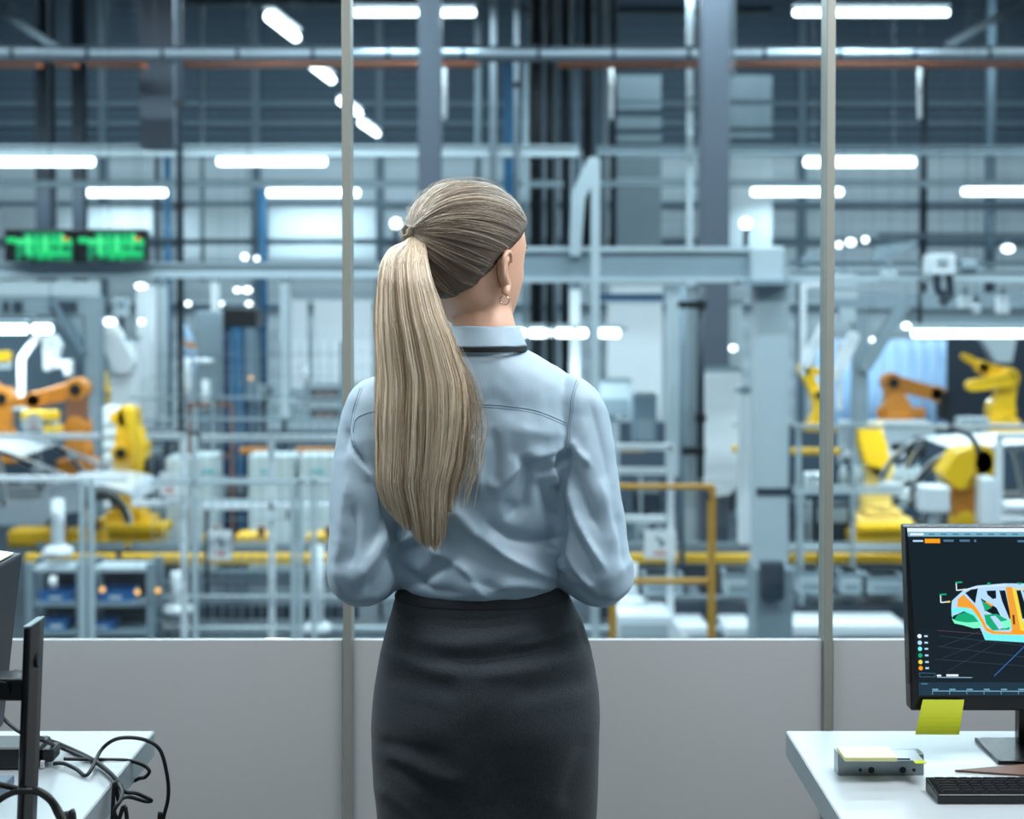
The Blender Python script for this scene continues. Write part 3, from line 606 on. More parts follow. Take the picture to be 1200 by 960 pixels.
for i, (p0, p1, Y0, Y1) in enumerate((((315,19),(347,44),22.4,24.2),((363,74),(389,94),27.2,29.4),((399,118),(421,133),32.6,34.8),((423,144),(442,157),37,39.5))):
    tube_lamp(p0, p1, Y0, Y1, ['nearest', 'second', 'third, half hidden', 'furthest and smallest'][i] + ' lamp of the slanting row receding near the glass joint', .085, 'receding slanting row of lamps', en=60)
tube_lamp((1069,391),(1235,391),20,20,'bright long tube lamp inside the robot cell',.055, wires=False, en=120)
tube_lamp((-12,386),(32,386),21,21,'short tube lamp over the orange robot, near the edge',.07, wires=False, en=40)
tube_lamp((38,385.5),(61,385.5),21,21,'very short tube lamp next to the white hook',.07, wires=False, en=30)
for i, (x0, x1) in enumerate(((602,616),(620,640),(644,646),(651,671),(676,688),(696,726))):
    tube_lamp((x0,390.5),(x1,390.5),23,23,['first segment beside the face', 'second segment', 'tiny third segment', 'fourth segment', 'fifth segment', 'last, longest segment'][i] + ' of the low lamp strip behind the woman',.07,'low lamp strip segments', wires=False, light=(x1-x0) > 18, en=20)
beam(596, 735, 384, 387, 23, M['mid'], 'thin carrier rail over the low lamp strip', .1)
# round lamps
def globe(px, py, Y, r, label, m='dot', stretch=1.0, post=None):
    p = P(px, py, Y); t = thing('round_lamp', label, 'lamp', p, 'small round lamps of the hall')
    obj('glowing_globe', MB().ball(p, r, sq=(stretch, 1, 1)), M[m], t, smooth=True)
    if post: obj('post', MB().box((p.x - .03, Y - .03, P(px, post, Y).z), (p.x + .03, Y + .03, p.z - r * .9)), M['dark'], t)
    else: obj('cap', MB().tube([(p.x, Y, p.z + r*.9), (p.x, Y, p.z + r + .05)], r * .5, 10), M['mid'], t); hang(t, p.x, Y, p.z + r)
GL = ((287,301,28,.10,1.1,'beside the thin pipe above the long beam, bigger of two'),(301,303,28,.08,1,'above the long beam, smaller of two'),(983,287,28,.10,1,'first of three just past the second glass joint'),(997,284,28,.12,1.3,'middle one of three past the second glass joint'),(1014,281,28,.10,1,'last and highest of three past the second glass joint'),
  (1181,291.5,26,.12,1.6,'oval one above the gantry near the edge'),(128,377,23.6,.10,2,'oval one above the white chute'),(166,377,24,.08,1,'on the white hanging duct'),(165,335,25,.08,2.2,'wide oval one at the top of the white hanging duct'),(278,340,24,.07,1.3,'first of a close pair under the long beam'),(290,340,24,.08,1.6,'second of a close pair under the long beam'),
  (859,408,19,.07,1.2,'in front of the white machine column'),(1062,382,19,.07,1.4,'at the end of the bright long tube lamp'),(1022,398,19,.05,1,'beside the grey diagonal brace'),(220,356,26,.07,1.4,'faint one near the dark pipe'),(258,356,26,.07,1.4,'faint one beside the short white hanger'),(292,356,26,.07,1.4,'faint one below the close pair'),(1133,354,22,.07,1.2,'among the machine heads of the gantry'))
for g in GL: globe(g[0], g[1], g[2], g[3]*.62, 'small glowing round lamp, ' + g[5], 'dot', g[4])
globe(464, 262, 18, .068, 'round lamp on a post beside the ponytail', 'dot', 1, 330); globe(874, 262, 18, .075, 'round lamp on a dark post beside the tall column', 'dot', 1, 290)
for px, py, l in ((120,691,'amber indicator lamp on the second rack, beside the blue bins'),(161,694,'faint amber indicator lamp on the post of the second rack'),(185,692,'amber indicator lamp just past the second rack'),(294,443,'small amber lamp on the dark blue machine')):
    globe(px, py, 17.3 if py > 600 else 21.5, .034, l, 'amber')
# ---- green display screens
mgr = [M['black'], emat('display_green', rgb(25,205,115), .85), emat('display_teal', rgb(5,140,92), .7), emat('display_orange', rgb(225,150,60), .8), emat('display_lime', rgb(70,235,140), .9)]
for i, x0 in enumerate((5, 89)):
    Y = 15.8; t = thing('status_display', ['green lit status display, the one nearer the edge', 'green lit status display next to the wide column foot'][i], 'display', P(x0 + 40, 308, Y), 'hanging green status displays')
    obj('housing', B(x0, 268, x0 + 83, 307, Y, .15), M['black'], t, bevel=.02)
    mb = MB()
    def rc(u0, v0, u1, v1, k, e): mb.mi = k; a, b = P(x0+u0, 268+v1, Y), P(x0+u1, 268+v0, Y); y = Y - .004 - e * .002; mb.add([(a.x,y,a.z),(b.x,y,a.z),(b.x,y,b.z),(a.x,y,b.z)], [(0,1,2,3)])
    rc(2,2,80,37,0,0); rc(14,20,80,37,2,1); rc(22,4,68,11,2,1); rc(14,12,80,20,1,2); rc(3,10,14,17,1,2); rc(14,12,34,16,4,3)
    for u in (26, 36, 46, 56, 64): rc(u,8,u+5,30,4 if u % 4 else 1,4)
    for u in (30, 42, 52): rc(u,22,u+4,36,1,5)
    rc(40,27,78,32,1,5); rc(66,6,70,18,4,5); rc(69,10,76,14,3,6); rc(56,21,62,24,0,6); rc(68,21,74,24,0,6); rc(20,32,26,37,0,6); rc(30,34,36,37,0,6)
    obj('display_face', mb, mgr, t, label='face of glowing green line schematic')
    hang(t, P(x0+40,268,Y+.07).x, Y+.07, P(x0+40,268,Y).z); obj('mount', B(x0 + 30, 304, x0 + 50, 310, Y + .05, .1), M['mid'], t)
# ---- robots
def robot(name, label, Y, base, bw, bh, jts, rad, m, hw=.13, tool=None, m2=None, group='industrial robot arms', ped=None):
    """base=(px,py) of the base top, jts=[shoulder, elbow, wrist, flange] in photo px at depth Y, rad=[...] metres"""
    q = [P(*j, Y) for j in jts]; b = P(*base, Y); m2 = m2 or m
    t = thing(name, label, 'robot', (b.x, Y, b.z - bh), group)
    obj('base', MB().box((b.x - bw, Y - bw * .8, b.z - bh), (b.x + bw, Y + bw * .8, b.z - bh * .45)).box((b.x - bw * .7, Y - bw * .6, b.z - bh * .45), (b.x + bw * .7, Y + bw * .6, b.z)), m, t, bevel=.03)
    obj('turret', MB().tube([(b.x, Y, b.z - .02), (b.x, Y, b.z + .10)], bw * .6, 20).link((b.x, Y, b.z + .05), q[0], bw * .55, rad[0] * 1.15, hw * 1.3), m, t, bevel=.015)
    obj('lower_arm', MB().link(q[0] + Vector((0, -hw * .4, 0)), q[1] + Vector((0, -hw * .4, 0)), rad[0], rad[1], hw * .75), m2, t, bevel=.02)
    e = obj('elbow_housing', MB().drum(q[1], rad[1] * 1.15, hw * 1.2), m, t, bevel=.02)
    obj('motor_cap', MB().drum(q[1] + Vector((0, -hw * 1.35, 0)), rad[1] * .6, hw * .18), M['black'], e)
    obj('forearm', MB().link(q[1], q[2], rad[1] * .95, rad[2], hw * .8), m, t, bevel=.02)
    obj('wrist', MB().drum(q[2], rad[2] * 1.2, hw * .8).link(q[2], q[3], rad[2] * .8, rad[2] * .6, hw * .5), m, t, bevel=.01)
    if tool: 
        a, b2 = P(*jts[3], Y), P(*tool, Y); obj('gripper', MB().link(a, b2, rad[2] * .9, rad[2] * .5, hw * .9), M['black'], t)
    return t
robot('industrial_robot', 'yellow robot arm standing by the silver car body, head raised', 21.5, (150,598), .42, .21, [(150,584),(145,530),(150,488),(136,490)], [.17,.14,.15], M['yellow'], m2=M['pyellow'])
t = bpy.data.objects['industrial_robot']
obj('forearm_cover', MB().pprism([(143,478),(158,478),(161,500),(171,520),(170,566),(156,566),(152,530),(147,505)], 21.2, .35), M['yellow'], t, bevel=.03)
obj('motor', MB().tube([P(171,545,21.3), P(176,545,21.3)], .13, 14), M['black'], t)
robot('industrial_robot', 'pale yellow robot arm standing between second glass joint and monitor', 21.5, (1031,596), .42, .24, [(1026,586),(1029,548),(1022,508),(1030,500)], [.20,.19,.13], M['pyellow'])
t = bpy.data.objects['industrial_robot.001']
obj('forearm_cover', MB().pprism([(1005,502),(1030,498),(1040,520),(1044,545),(1036,552),(1014,545),(1007,520)], 21.2, .3), M['yellow'], t, bevel=.03)
robot('industrial_robot', 'yellow robot arm with round dark elbow beside the silver car frame', 18.5, (1128,640), .35, .3, [(1128,610),(1126,556),(1146,541),(1150,541)], [.13,.17,.2], M['yellow'], m2=M['orange'])
t = bpy.data.objects['industrial_robot.002']
obj('elbow_cover', MB().pprism([(1103,556),(1120,530),(1138,524),(1146,530),(1140,560),(1130,575),(1122,575)], 18.2, .4), M['yellow'], t, bevel=.03)
obj('hose', MB().tube(smoothpts([P(1148,530,18.2), P(1138,512,18.2), P(1125,505,18.2), P(1112,500,18.2)]), .04, 8), M['dark'], t, smooth=True)
robot('industrial_robot', 'orange robot arm reaching level in front of the pale blue curtain', 24, (1050,490), .4, .3, [(1050,478),(1044,448),(1098,462),(1106,466)], [.2,.15,.12], M['orange'], tool=(1104,488))
robot('industrial_robot', 'yellow robot arm raised under the bright long tube lamp', 24, (1172,490), .4, .4, [(1172,480),(1180,443),(1150,430),(1130,418)], [.2,.16,.1], M['yellow'])
t = bpy.data.objects['industrial_robot.004']; obj('second_link', MB().link(P(1180,446,23.8), P(1138,452,23.8), .12, .1, .1), M['yellow'], t, bevel=.02)
robot('industrial_robot', 'small yellow robot arm half behind the second glass joint', 25, (960,492), .3, .2, [(960,488),(957,462),(942,433),(970,438)], [.12,.11,.1], M['yellow'])
robot('industrial_robot', 'orange robot arm with black joint stretched level near the edge', 21, (92,520), .28, .5, [(92,500),(92,456),(40,469),(15,472)], [.15,.15,.11], M['orange'], m2=M['rust'])
robot('industrial_robot', 'orange robot arm cut by the edge behind the silver car', 22, (5,520), .28, .3, [(5,510),(6,466),(-10,455),(-25,455)], [.14,.15,.11], M['orange'])
robot('industrial_robot', 'thin yellow robot arm behind the white chute', 26, (122,500), .2, .2, [(122,490),(124,460),(120,440),(118,425)], [.09,.09,.07], M['yellow'])
for x0, y0, x1, y1, Y, l in ((24,482,66,493,20.5,'yellow horizontal machine bar above the silver car'),(50,499,70,507,20.5,'short yellow machine bar just over the fence rail'),(-5,412,10,424,22,'small yellow block under the short tube lamp'),(1030,478,1085,490,24,'orange crossbar below the level orange robot arm')):
    a, b = P(x0, y1, Y), P(x1, y0, Y); t = thing('machine_bar', l, 'machine bar', ((a.x+b.x)/2, Y, a.z)); obj('bar', MB().box((a.x, Y, a.z), (b.x, Y+.2, b.z)), M['yellow'] if 'orange' not in l else M['orange'], t, bevel=.02); obj('bracket', MB().box((a.x, Y+.05, a.z-.12), (a.x+.1, Y+.15, a.z)).box((b.x-.1, Y+.05, a.z-.12), (b.x, Y+.15, a.z)), M['light'], t)
# robot pedestals: wide yellow bases on the line
def pedestal(x0, x1, y0, y1, Y, label, m='yellow'):
    a, b = P(x0, y1, Y), P(x1, y0, Y); t = thing('robot_pedestal', label, 'pedestal', ((a.x+b.x)/2, Y, a.z), 'yellow robot pedestals')
    h = b.z - a.z; w_ = b.x - a.x
    obj('lower_plate', MB().box((a.x, Y, a.z), (b.x - w_ * .12, Y + .6, a.z + h * .55)), M[m], t, bevel=.03)
    obj('upper_plate', MB().box((a.x + w_ * .05, Y - .05, a.z + h * .58), (b.x, Y + .5, b.z)), M[m], t, bevel=.04)
    obj('leg', MB().box((a.x + .2, Y + .1, FZ), (a.x + .45, Y + .4, a.z)), M['mid'], t); obj('leg', MB().box((b.x - .5, Y + .1, FZ), (b.x - .25, Y + .4, a.z)), M['mid'], t)
pedestal(118, 194, 614, 644, 21.1, 'wide yellow pedestal under the yellow robot by the silver car')
pedestal(1000, 1075, 614, 640, 21.1, 'wide yellow pedestal under the pale yellow robot')
for i, (x0, x1, l) in enumerate(((8,78,'yellow transfer block below the silver car'),(78,118,'yellow transfer block beside the wide yellow pedestal'),(236,262,'small yellow clamp block by the white notice'),(275,313,'yellow clamp block with brown tip on the line'),(358,392,'yellow clamp block near the elbow of the woman'))):
    Y = 19.8; a, b = P(x0, 643, Y), P(x1, 622 if i < 2 else 627, Y); t = thing('clamp_block', l, 'clamp', ((a.x+b.x)/2, Y, a.z), 'clamp blocks on the line')
    obj('block', MB().box((a.x, Y, a.z), (b.x, Y + .4, b.z)), M['rail'], t, bevel=.04); obj('tip', MB().box((b.x - .14, Y - .02, b.z), (b.x - .04, Y + .1, b.z + .12)), M['rust'], t)
# ---- conveyor
for i, (x0, x1) in enumerate(((28,134),(141,395),(735,883),(926,1240))):
    Y = 19; a, b = P(x0, 662, Y), P(x1, 650, Y); nm = ['section below the silver car', 'long section running up to the arm of the woman', 'section behind the yellow gate', 'section leading to the monitor'][i]
    t = thing('conveyor_rail', 'bright yellow conveyor rail, ' + nm, 'conveyor', ((a.x+b.x)/2, Y, FZ), 'bright yellow conveyor rails')
    obj('front_rail', MB().box((a.x, Y, a.z), (b.x, Y + .12, b.z)), M['rail'], t, bevel=.03); obj('bed', MB().box((a.x, Y + .15, a.z - .02), (b.x, Y + .9, a.z + .06)), M['dark'], t)
    c, d = P(x0, 643, 20), P(x1, 638, 20); obj('rear_rail', MB().box((a.x, 20, c.z), (b.x, 20.1, d.z)), M['rail'], t, bevel=.015)
    obj('strip', MB().box((a.x, 19.5, a.z + .12), (b.x, 19.55, b.z + .07)), M['mid'], t)
    x = a.x + .3
    while x < b.x - .1: obj('leg', MB().box((x, Y + .2, FZ), (x + .14, Y + .34, a.z - .02)), M['light'], t); x += 2.1
# floor track rails (white/grey bars) in front of line
for py, Y, x0, x1, m_, l in ((701.5,18.6,186,1240,'light','pale floor rail, the one further back'),(738,17.9,186,1240,'light','pale floor rail, the one right above the sill'),(683,19.2,186,400,'mid','grey cross tube under the yellow conveyor'),(672,18.9,215,1000,'mid','grey upper tube under the yellow conveyor')):
    a, b = P(x0, py + 3, Y), P(x1, py - 3, Y); t = thing('floor_rail', l, 'rail', ((a.x+b.x)/2, Y, FZ)); obj('rail', MB().box((a.x, Y, a.z), (b.x, Y + .08, b.z)), M[m_], t, bevel=.01)
    x = a.x + .2
    while x < b.x: obj('leg', MB().box((x, Y + .02, FZ), (x + .06, Y + .07, a.z)), M[m_], t); x += 3.0
# white machine covers right of the skirt
for x0, y0, x1, y1, Y, l in ((724,722,785,752,17.5,'sloping white machine cover beside the skirt'),(790,735,830,752,17.6,'low white machine cover inside the yellow gate'),(850,735,884,752,17.6,'low white machine cover beside the column foot'),(926,733,975,752,17.6,'low white machine cover just past the column foot'),(978,733,1062,752,17.6,'low white machine cover beside the monitor')):
    a, b = P(x0, y1 + 30, Y), P(x1, y0, Y); t = thing('machine_cover', l, 'machine cover', ((a.x+b.x)/2, Y, FZ)); sl = .25 if 'sloping' in l else .03
    z0 = FZ; obj('cover', MB().prism([(a.x, z0), (b.x + sl, z0), (b.x, b.z), (a.x, b.z)], Y, Y + .9), M['white'], t, bevel=.02); obj('panel', MB().box((a.x+.03, Y-.02, z0+.05), (b.x-.03, Y-.003, b.z - .1)), M['light'], t)
for x0, y0, x1, y1, Y, m_, l in ((755,675,800,698,18.2,'light','grey gearbox behind the yellow gate'),(850,672,882,700,18.2,'light','grey gearbox beside the column foot'),(935,670,965,697,18.3,'light','grey gearbox just before the second glass joint'),(985,672,1010,697,18.3,'light','grey gearbox just past the second glass joint'),(1018,676,1060,697,18.3,'light','wide grey gearbox beside the monitor'),
        (868,605,884,642,18,'black','black electric motor beside the column'),(700,490,726,600,22,'light','light machine cabinet behind the sleeve'),(742,462,770,520,23,'bluegrey','dark blue-grey machine front behind the white frame'),(700,445,740,490,24,'light','pale machine box behind the shoulder')):
    a, b = P(x0, y1, Y), P(x1, y0, Y); t = thing('machine_box', l, 'machine', ((a.x+b.x)/2, Y, a.z)); obj('housing', MB().box((a.x, Y, a.z), (b.x, Y+.4, b.z)), M[m_], t, bevel=.03)
    obj('lid', MB().box((a.x-.015, Y-.015, b.z-.05), (b.x+.015, Y+.415, b.z)), M['mid'], t); obj('panel', MB().box((a.x+.05, Y-.01, a.z+.05), (b.x-.05, Y-.002, (a.z+b.z)/2)), M['mid'], t)
for i, (x0, x1, y, l) in enumerate(((728,755,526,'behind the white frame'),(858,870,526,'on the white machine column'),(876,885,526,'beside the gantry column'),(927,952,529,'past the gantry column'),(953,984,529,'around the second glass joint'),(1010,1030,685,'low beside the monitor'),(1033,1060,684,'lowest beside the monitor'),(980,990,682,'low past the second glass joint'))):
    Y = 19; a, b = P(x0, y+4, Y), P(x1, y-4, Y); t = thing('actuator', 'small yellow actuator ' + l, 'actuator', ((a.x+b.x)/2, Y, a.z), 'small yellow actuators'); obj('body', MB().tube([(a.x, Y, (a.z+b.z)/2), (b.x, Y, (a.z+b.z)/2)], .05, 12), M['rail'], t, smooth=False); obj('end_cap', MB().tube([(b.x, Y, (a.z+b.z)/2), (b.x+.04, Y, (a.z+b.z)/2)], .035, 12), M['dark'], t)
# ---- fences
def fence(segs, Y, label, w_=.07, m='white', posts=(), mesh=None, group='white safety fences'):
    xs = [P(s[0], s[1], Y) for s in segs]; t = thing('safety_fence', label, 'fence', (xs[0].x, Y, FZ), group)
    for (x0, y0, x1, y1) in segs:
        a, b = P(x0, y0, Y), P(x1, y1, Y)
        if abs(y0 - y1) < 2: obj('rail', MB().box((a.x, Y - w_/2, a.z - w_/2), (b.x, Y + w_/2, a.z + w_/2)), M[m], t, bevel=.008)
        else: obj('rail', MB().link(a, b, w_/2, w_/2, w_/2), M[m], t)
    for px, py in posts:
        a = P(px, py, Y); obj('post', MB().box((a.x - w_/2, Y - w_/2, FZ), (a.x + w_/2, Y + w_/2, a.z)), M[m], t, bevel=.008)
    if mesh:
        x0, y0, x1, y1 = mesh; a, b = P(x0, y1, Y), P(x1, y0, Y); mb = MB(); x = a.x
        while x < b.x: mb.box((x-.004, Y-.004, max(a.z, FZ)), (x+.004, Y+.004, b.z)); x += .12
        z = max(a.z, FZ) 
        while z < b.z: mb.box((a.x, Y-.004, z-.004), (b.x, Y+.004, z+.004)); z += .25
        obj('wire_mesh', mb, M['mid'], t)
    return t
fence([(-20,511.5,117,511.5),(-20,561,150,561)], 17.2, 'white fence in front of the silver car at the edge', posts=((-12,511),), w_=.07)
fence([(172,511.5,214,511.5),(155,590,214,590)], 17.2, 'white fence section beside the raised yellow robot', posts=((215,509),), w_=.08)
fence([(236,513,400,513),(236,593.5,400,593.5)], 17.4, 'white fence in front of the light cabinets', posts=((318,515),), w_=.08)
fence([(180,565,400,565)], 16.6, 'tall grey mesh fence in front of the conveyor', w_=.06, m='light', posts=((228,512),(352,560),(368,560),(344,570),(96,560),(107,560)), mesh=(180,400,400,752), group=None)
fence([(150,492,450,492),(150,466,450,466)], 22.3, 'grey wire fence far behind the cabinets', w_=.05, m='mid', posts=((250,440),(400,400)), mesh=(210,385,450,520), group=None)
fence([(720,524,788,524),(720,608,780,608),(720,552,780,552)], 17.8, 'white tubular frame behind the sleeve of the woman', w_=.085, posts=((786,522),))
fence([(930,500,1240,500),(930,571,1060,571)], 18.7, 'pale fence across the right robot cell', w_=.06, m='light', posts=((936,500),(1100,560),(1000,500)), group=None)
fence([(1170,511,1240,511)], 18, 'white fence corner beside the silver car frame', w_=.085, posts=((1171,509),))
fence([(858,498,868,498),(930,577,1060,577)], 18.4, 'thin white fence rail in front of the pale yellow robot', w_=.05, m='light', posts=((940,577),))
t = thing('yellow_gate', 'mustard yellow tubular gate between woman and gantry column', 'gate', (P(720, 740, 14).x, 14, FZ))
g = lambda x0, y0, x1, y1: MB().pbox(x0, y0, x1, y1, 14, .07)
obj('post', MB().box((P(832,0,14).x, 14, FZ), (P(841,0,14).x, 14.07, P(836,572,14).z)), M['brass'], t, bevel=.01)
obj('post', MB().box((P(715,0,14).x, 14, FZ), (P(724,0,14).x, 14.07, P(719,572,14).z)), M['brass'], t, bevel=.01)
obj('rail', g(715,568,838,574), M['brass'], t, bevel=.01); obj('rail', g(722,679,834,685), M['brass'], t, bevel=.01)
obj('hinge', MB().box((P(829,0,14).x, 13.97, P(0,585,14).z), (P(833,0,14).x, 14.05, P(0,577,14).z)), M['dark'], t)
# brown frame behind
t = thing('steel_portal', 'brown steel portal frame in front of the dark blue machine', 'frame', (P(270, 600, 22.6).x, 22.6, FZ))
obj('post', MB().box((P(267,0,22.6).x, 22.6, FZ), (P(272,0,22.6).x, 22.68, P(0,474,22.6).z)), M['rust'], t); obj('beam', MB().pbox(218,472,272,477,22.6,.08), M['rust'], t); obj('beam', MB().pbox(252,533,272,537,22.6,.08), M['rust'], t)
obj('post', MB().box((P(218,0,22.6).x, 22.6, FZ), (P(222,0,22.6).x, 22.68, P(0,474,22.6).z)), M['rust'], t)
for x0, x1, l in ((280,313,'orange-brown bar above the first wide light cabinet'),(345,393,'orange-brown bar above the second wide light cabinet')):
    Y = 22.3; a, b = P(x0, 532, Y), P(x1, 525, Y); t = thing('clamp_bar', l, 'bar', (a.x, Y, a.z)); obj('bar', MB().box((a.x, Y, a.z), (b.x, Y+.15, b.z)), M['orange'], t, bevel=.02); obj('end', MB().box((b.x, Y+.02, a.z+.02), (b.x+.06, Y+.12, b.z-.02)), M['dark'], t)
# ---- cabinets
def cabinet(x0, x1, y0, Y, label, lines=1):
    a, b = P(x0, 640, Y), P(x1, y0, Y); t = thing('control_cabinet', label, 'cabinet', ((a.x+b.x)/2, Y, FZ), 'light control cabinets')
    obj('body', MB().box((a.x, Y, FZ + .1), (b.x, Y + .6, b.z)), M['cab'], t, bevel=.015); obj('plinth', MB().box((a.x+.03, Y+.03, FZ), (b.x-.03, Y+.55, FZ+.1)), M['dark'], t)
    d = obj('door', MB().box((a.x+.03, Y-.025, FZ+.15), (b.x-.03, Y-.002, b.z-.04)), M['cab'], t, bevel=.006); obj('handle', MB().box((b.x-.12, Y-.05, b.z-1.0), (b.x-.09, Y-.026, b.z-.8)), M['black'], d)
    obj('badge', MB().box((a.x+.2, Y-.032, b.z-.28), (a.x+.42, Y-.026, b.z-.22)), mat('teal_badge', rgb(110,195,205), .5), d)
cabinet(291,345,534,21.5,'light control cabinet behind the fence, right of the dark gap')
cabinet(350,402,534,21.5,'light control cabinet partly hidden by the sleeve of the woman')
cabinet(222,252,534,21.5,'narrow light control cabinet on the near side of the dark gap')
cabinet(195,220,536,22.2,'light control cabinet behind the white notice with red print')
# ---- dark blue machine, grey machines
t = thing('press_machine', 'tall dark blue machine with black top behind the fence', 'machine', P(278, 520, 25))
obj('top_box', B(261,362,300,384,25,.8), M['black'], t, bevel=.02); obj('column', B(262,384,292,620,25.1,.6), M['dblue'], t); obj('blue_slide', B(272,384,284,620,24.95,.1), M['blue'], t); obj('side_panel', B(288,384,297,470,25,.3), M['bluegrey'], t)
t = thing('press_machine', 'grey machine housing between dark pipe and dark blue machine', 'machine', P(243, 440, 26)); obj('housing', B(228,365,262,470,26,.8), M['mid'], t, bevel=.03); obj('foot', B(232,470,258,560,26.1,.6), M['bluegrey'], t)
one('hanging_tarp', MB().pprism([(216,380),(224,395),(230,425),(227,440),(216,440)], 24.5, .12), M['curtain'], 'small pale blue tarp hanging beside the dark pipe', 'tarp')
one('warning_strap', MB().pprism([(215,400),(228,402),(230,407),(226,409),(215,404)], 24.3, .06), M['orange'], 'small orange strap around the pale blue tarp', 'strap')
for x0, x1, y0, y1, l in ((213,226,420,465,'stubby white valve body beside the dark pipe'),(235,246,445,480,'white valve body in front of the grey machine'),(225,251,420,426,'white disc lamp cover on the grey machine'),(355,362,430,450,'small white sensor head beside the glass joint')):
    Y = 23; a, b = P(x0, y1, Y), P(x1, y0, Y); c = (a.x+b.x)/2; t = thing('valve_body', l, 'valve', (c, Y, a.z)); obj('body', MB().tube([(c, Y, a.z), (c, Y, a.z+(b.z-a.z)*.3), (c, Y, b.z-.03), (c, Y, b.z)], [(b.x-a.x)*.35, (b.x-a.x)/2, (b.x-a.x)/2, (b.x-a.x)*.3], 14), M['white'], t, smooth=True); obj('stem', MB().tube([(c, Y, a.z-.4), (c, Y, a.z)], .03, 8), M['mid'], t)
for x0, x1, y0, y1, l in ((362,400,456,470,'upper brown pallet rack beam near the glass joint'),(362,400,481,494,'lower brown pallet rack beam near the glass joint')):
    Y = 24; a, b = P(x0, y1, Y), P(x1, y0, Y); t = thing('rack_beam', l, 'rack beam', (a.x, Y, a.z)); obj('beam', MB().box((a.x, Y, a.z), (b.x, Y+.5, b.z)), M['dark'], t); obj('load_strip', MB().box((a.x+.1, Y-.02, a.z+.05), (b.x-.1, Y-.003, a.z+.14)), M['rust'], t)
# ---- left steel wall frame with brace
t = thing('steel_portal', 'grey steel portal with diagonal brace over the orange robot', 'portal frame', (P(100, 330, 23).x, 23, FZ))
obj('upper_panel', B(-30,330,112,347,23,.3), M['light'], t); obj('header', B(-30,347,112,370,23.02,.25), M['mid'], t); obj('post', MB().box((P(97,0,23).x, 23, FZ), (P(114,0,23).x, 23.3, P(0,347,23).z)), M['mid'], t)
obj('brace', MB().link(P(62,352,22.95), P(97,412,22.95), .05, .05, .05), M['bluegrey'], t); obj('gusset', MB().pprism([(58,370),(98,370),(98,410)], 23.05, .2), M['mid'], t)
for x0, x1 in ((3,10),(15,26),(60,90)): obj('opening', B(x0,353,x1,366,22.98,.03), M['dark'], t)
one('machine_backdrop_panel', B(-30,372,98,520,24.5,.1), M['bluegrey'], 'blue-grey cell partition behind the orange robots', 'partition')
t = thing('white_hook', 'white bent pipe hook under the very short tube lamp', 'pipe hook', P(25, 470, 21.5)); obj('hook', MB().tube(smoothpts([P(25,475,21.5), P(25,430,21.5), P(27,418,21.5), P(46,392,21.5)], 5), .06, 12), M['white'], t, smooth=True); obj('foot', MB().tube([P(25,480,21.5), P(25,474,21.5)], .14, 12), M['light'], t)
t = thing('white_tool', 'white angular welding tool hanging above the orange robot', 'welding tool', P(60, 430, 22)); obj('body', MB().pprism([(48,395),(62,392),(70,405),(64,425),(58,435),(50,435)], 22, .25), M['white'], t, bevel=.03); obj('arm', MB().pprism([(58,422),(82,422),(82,440),(74,440),(74,432),(58,432)], 22.02, .2), M['white'], t, bevel=.02); hang(t, P(56,0,22.1).x, 22.1, P(0,394,22.1).z)
t = thing('test_rig', 'white slatted test rig column beside the raised yellow robot', 'rig', (P(127,500,22.6).x, 22.6, FZ)); obj('column', MB().box((P(117,0,22.6).x, 22.6, FZ), (P(136,0,22.6).x, 22.9, P(0,476,22.6).z)), M['white'], t, bevel=.03)
for y in range(495, 600, 14): obj('slat', MB().pbox(119, y, 134, y+4, 22.57, .03), M['light'], t)
# ---- right cell: frame with braces, curtain
t = thing('steel_portal', 'grey steel portal with long diagonal brace before the blue curtain', 'portal frame', (P(1012, 490, 23).x, 23, FZ))
obj('post', MB().box((P(1003,0,23).x, 23, FZ), (P(1020,0,23).x, 23.2, P(0,347,23).z)), M['mid'], t); obj('header', B(970,343,1230,362,22.94,.25), M['mid'], t); obj('lower_header', B(1060,362,1230,384,23.05,.2), M['mid'], t)
obj('brace', MB().link(P(1014,428,22.92), P(1062,352,22.92), .11, .11, .08), M['mid'], t)
t = thing('white_truss', 'white truss frame with diagonal bars behind the second glass joint', 'truss', P(945, 430, 20)); obj('post', B(939,330,945,440,20,.1), M['white'], t); obj('diagonal', MB().link(P(944,425,20), P(972,372,20), .07, .07, .05), M['white'], t); obj('diagonal', MB().link(P(980,440,20), P(1000,395,20), .08, .08, .05), M['white'], t)
obj('rail', B(945,328,972,336,20,.1), M['white'], t); obj('post', B(981,400,987,480,20.2,.1), M['white'], t); obj('plate', B(972,340,1005,350,20,.1), M['light'], t); obj('plate', B(985,361,1003,377,20,.1), M['light'], t)
mb = MB(); n = 48; x0, x1 = P(958,0,31).x, P(1116,0,31).x
ring = [[(x0+(x1-x0)*i/n, 31+.12*math.sin(i*1.3)+dy, z) for i in range(n+1)] for dy, z in ()]
zt, zb_ = P(0,398,31).z, P(0,560,31).z; vs = []; fs = []
for i in range(n+1):
    x = x0+(x1-x0)*i/n; y = 31+.12*math.sin(i*1.3); vs += [(x,y,zb_),(x,y,zt),(x,y+.03,zb_),(x,y+.03,zt)]
for i in range(n):
    o = 4*i; fs += [(o,o+4,o+5,o+1),(o+2,o+3,o+7,o+6),(o,o+2,o+6,o+4),(o+1,o+5,o+7,o+3)]
mb.add(vs, fs); one('welding_curtain', mb, M['curtain'], 'pale blue welding curtain behind the level orange robot arm', 'curtain', smooth=True)
one('cell_partition', B(1110,384,1240,520,29,.1), M['dark'], 'dark partition behind the raised yellow robot arm', 'partition')
one('support_cone', MB().pprism([(1150,395),(1192,395),(1186,425),(1168,425)], 25.5, .3), M['light'], 'pale tapered support under the bright long tube lamp', 'support')
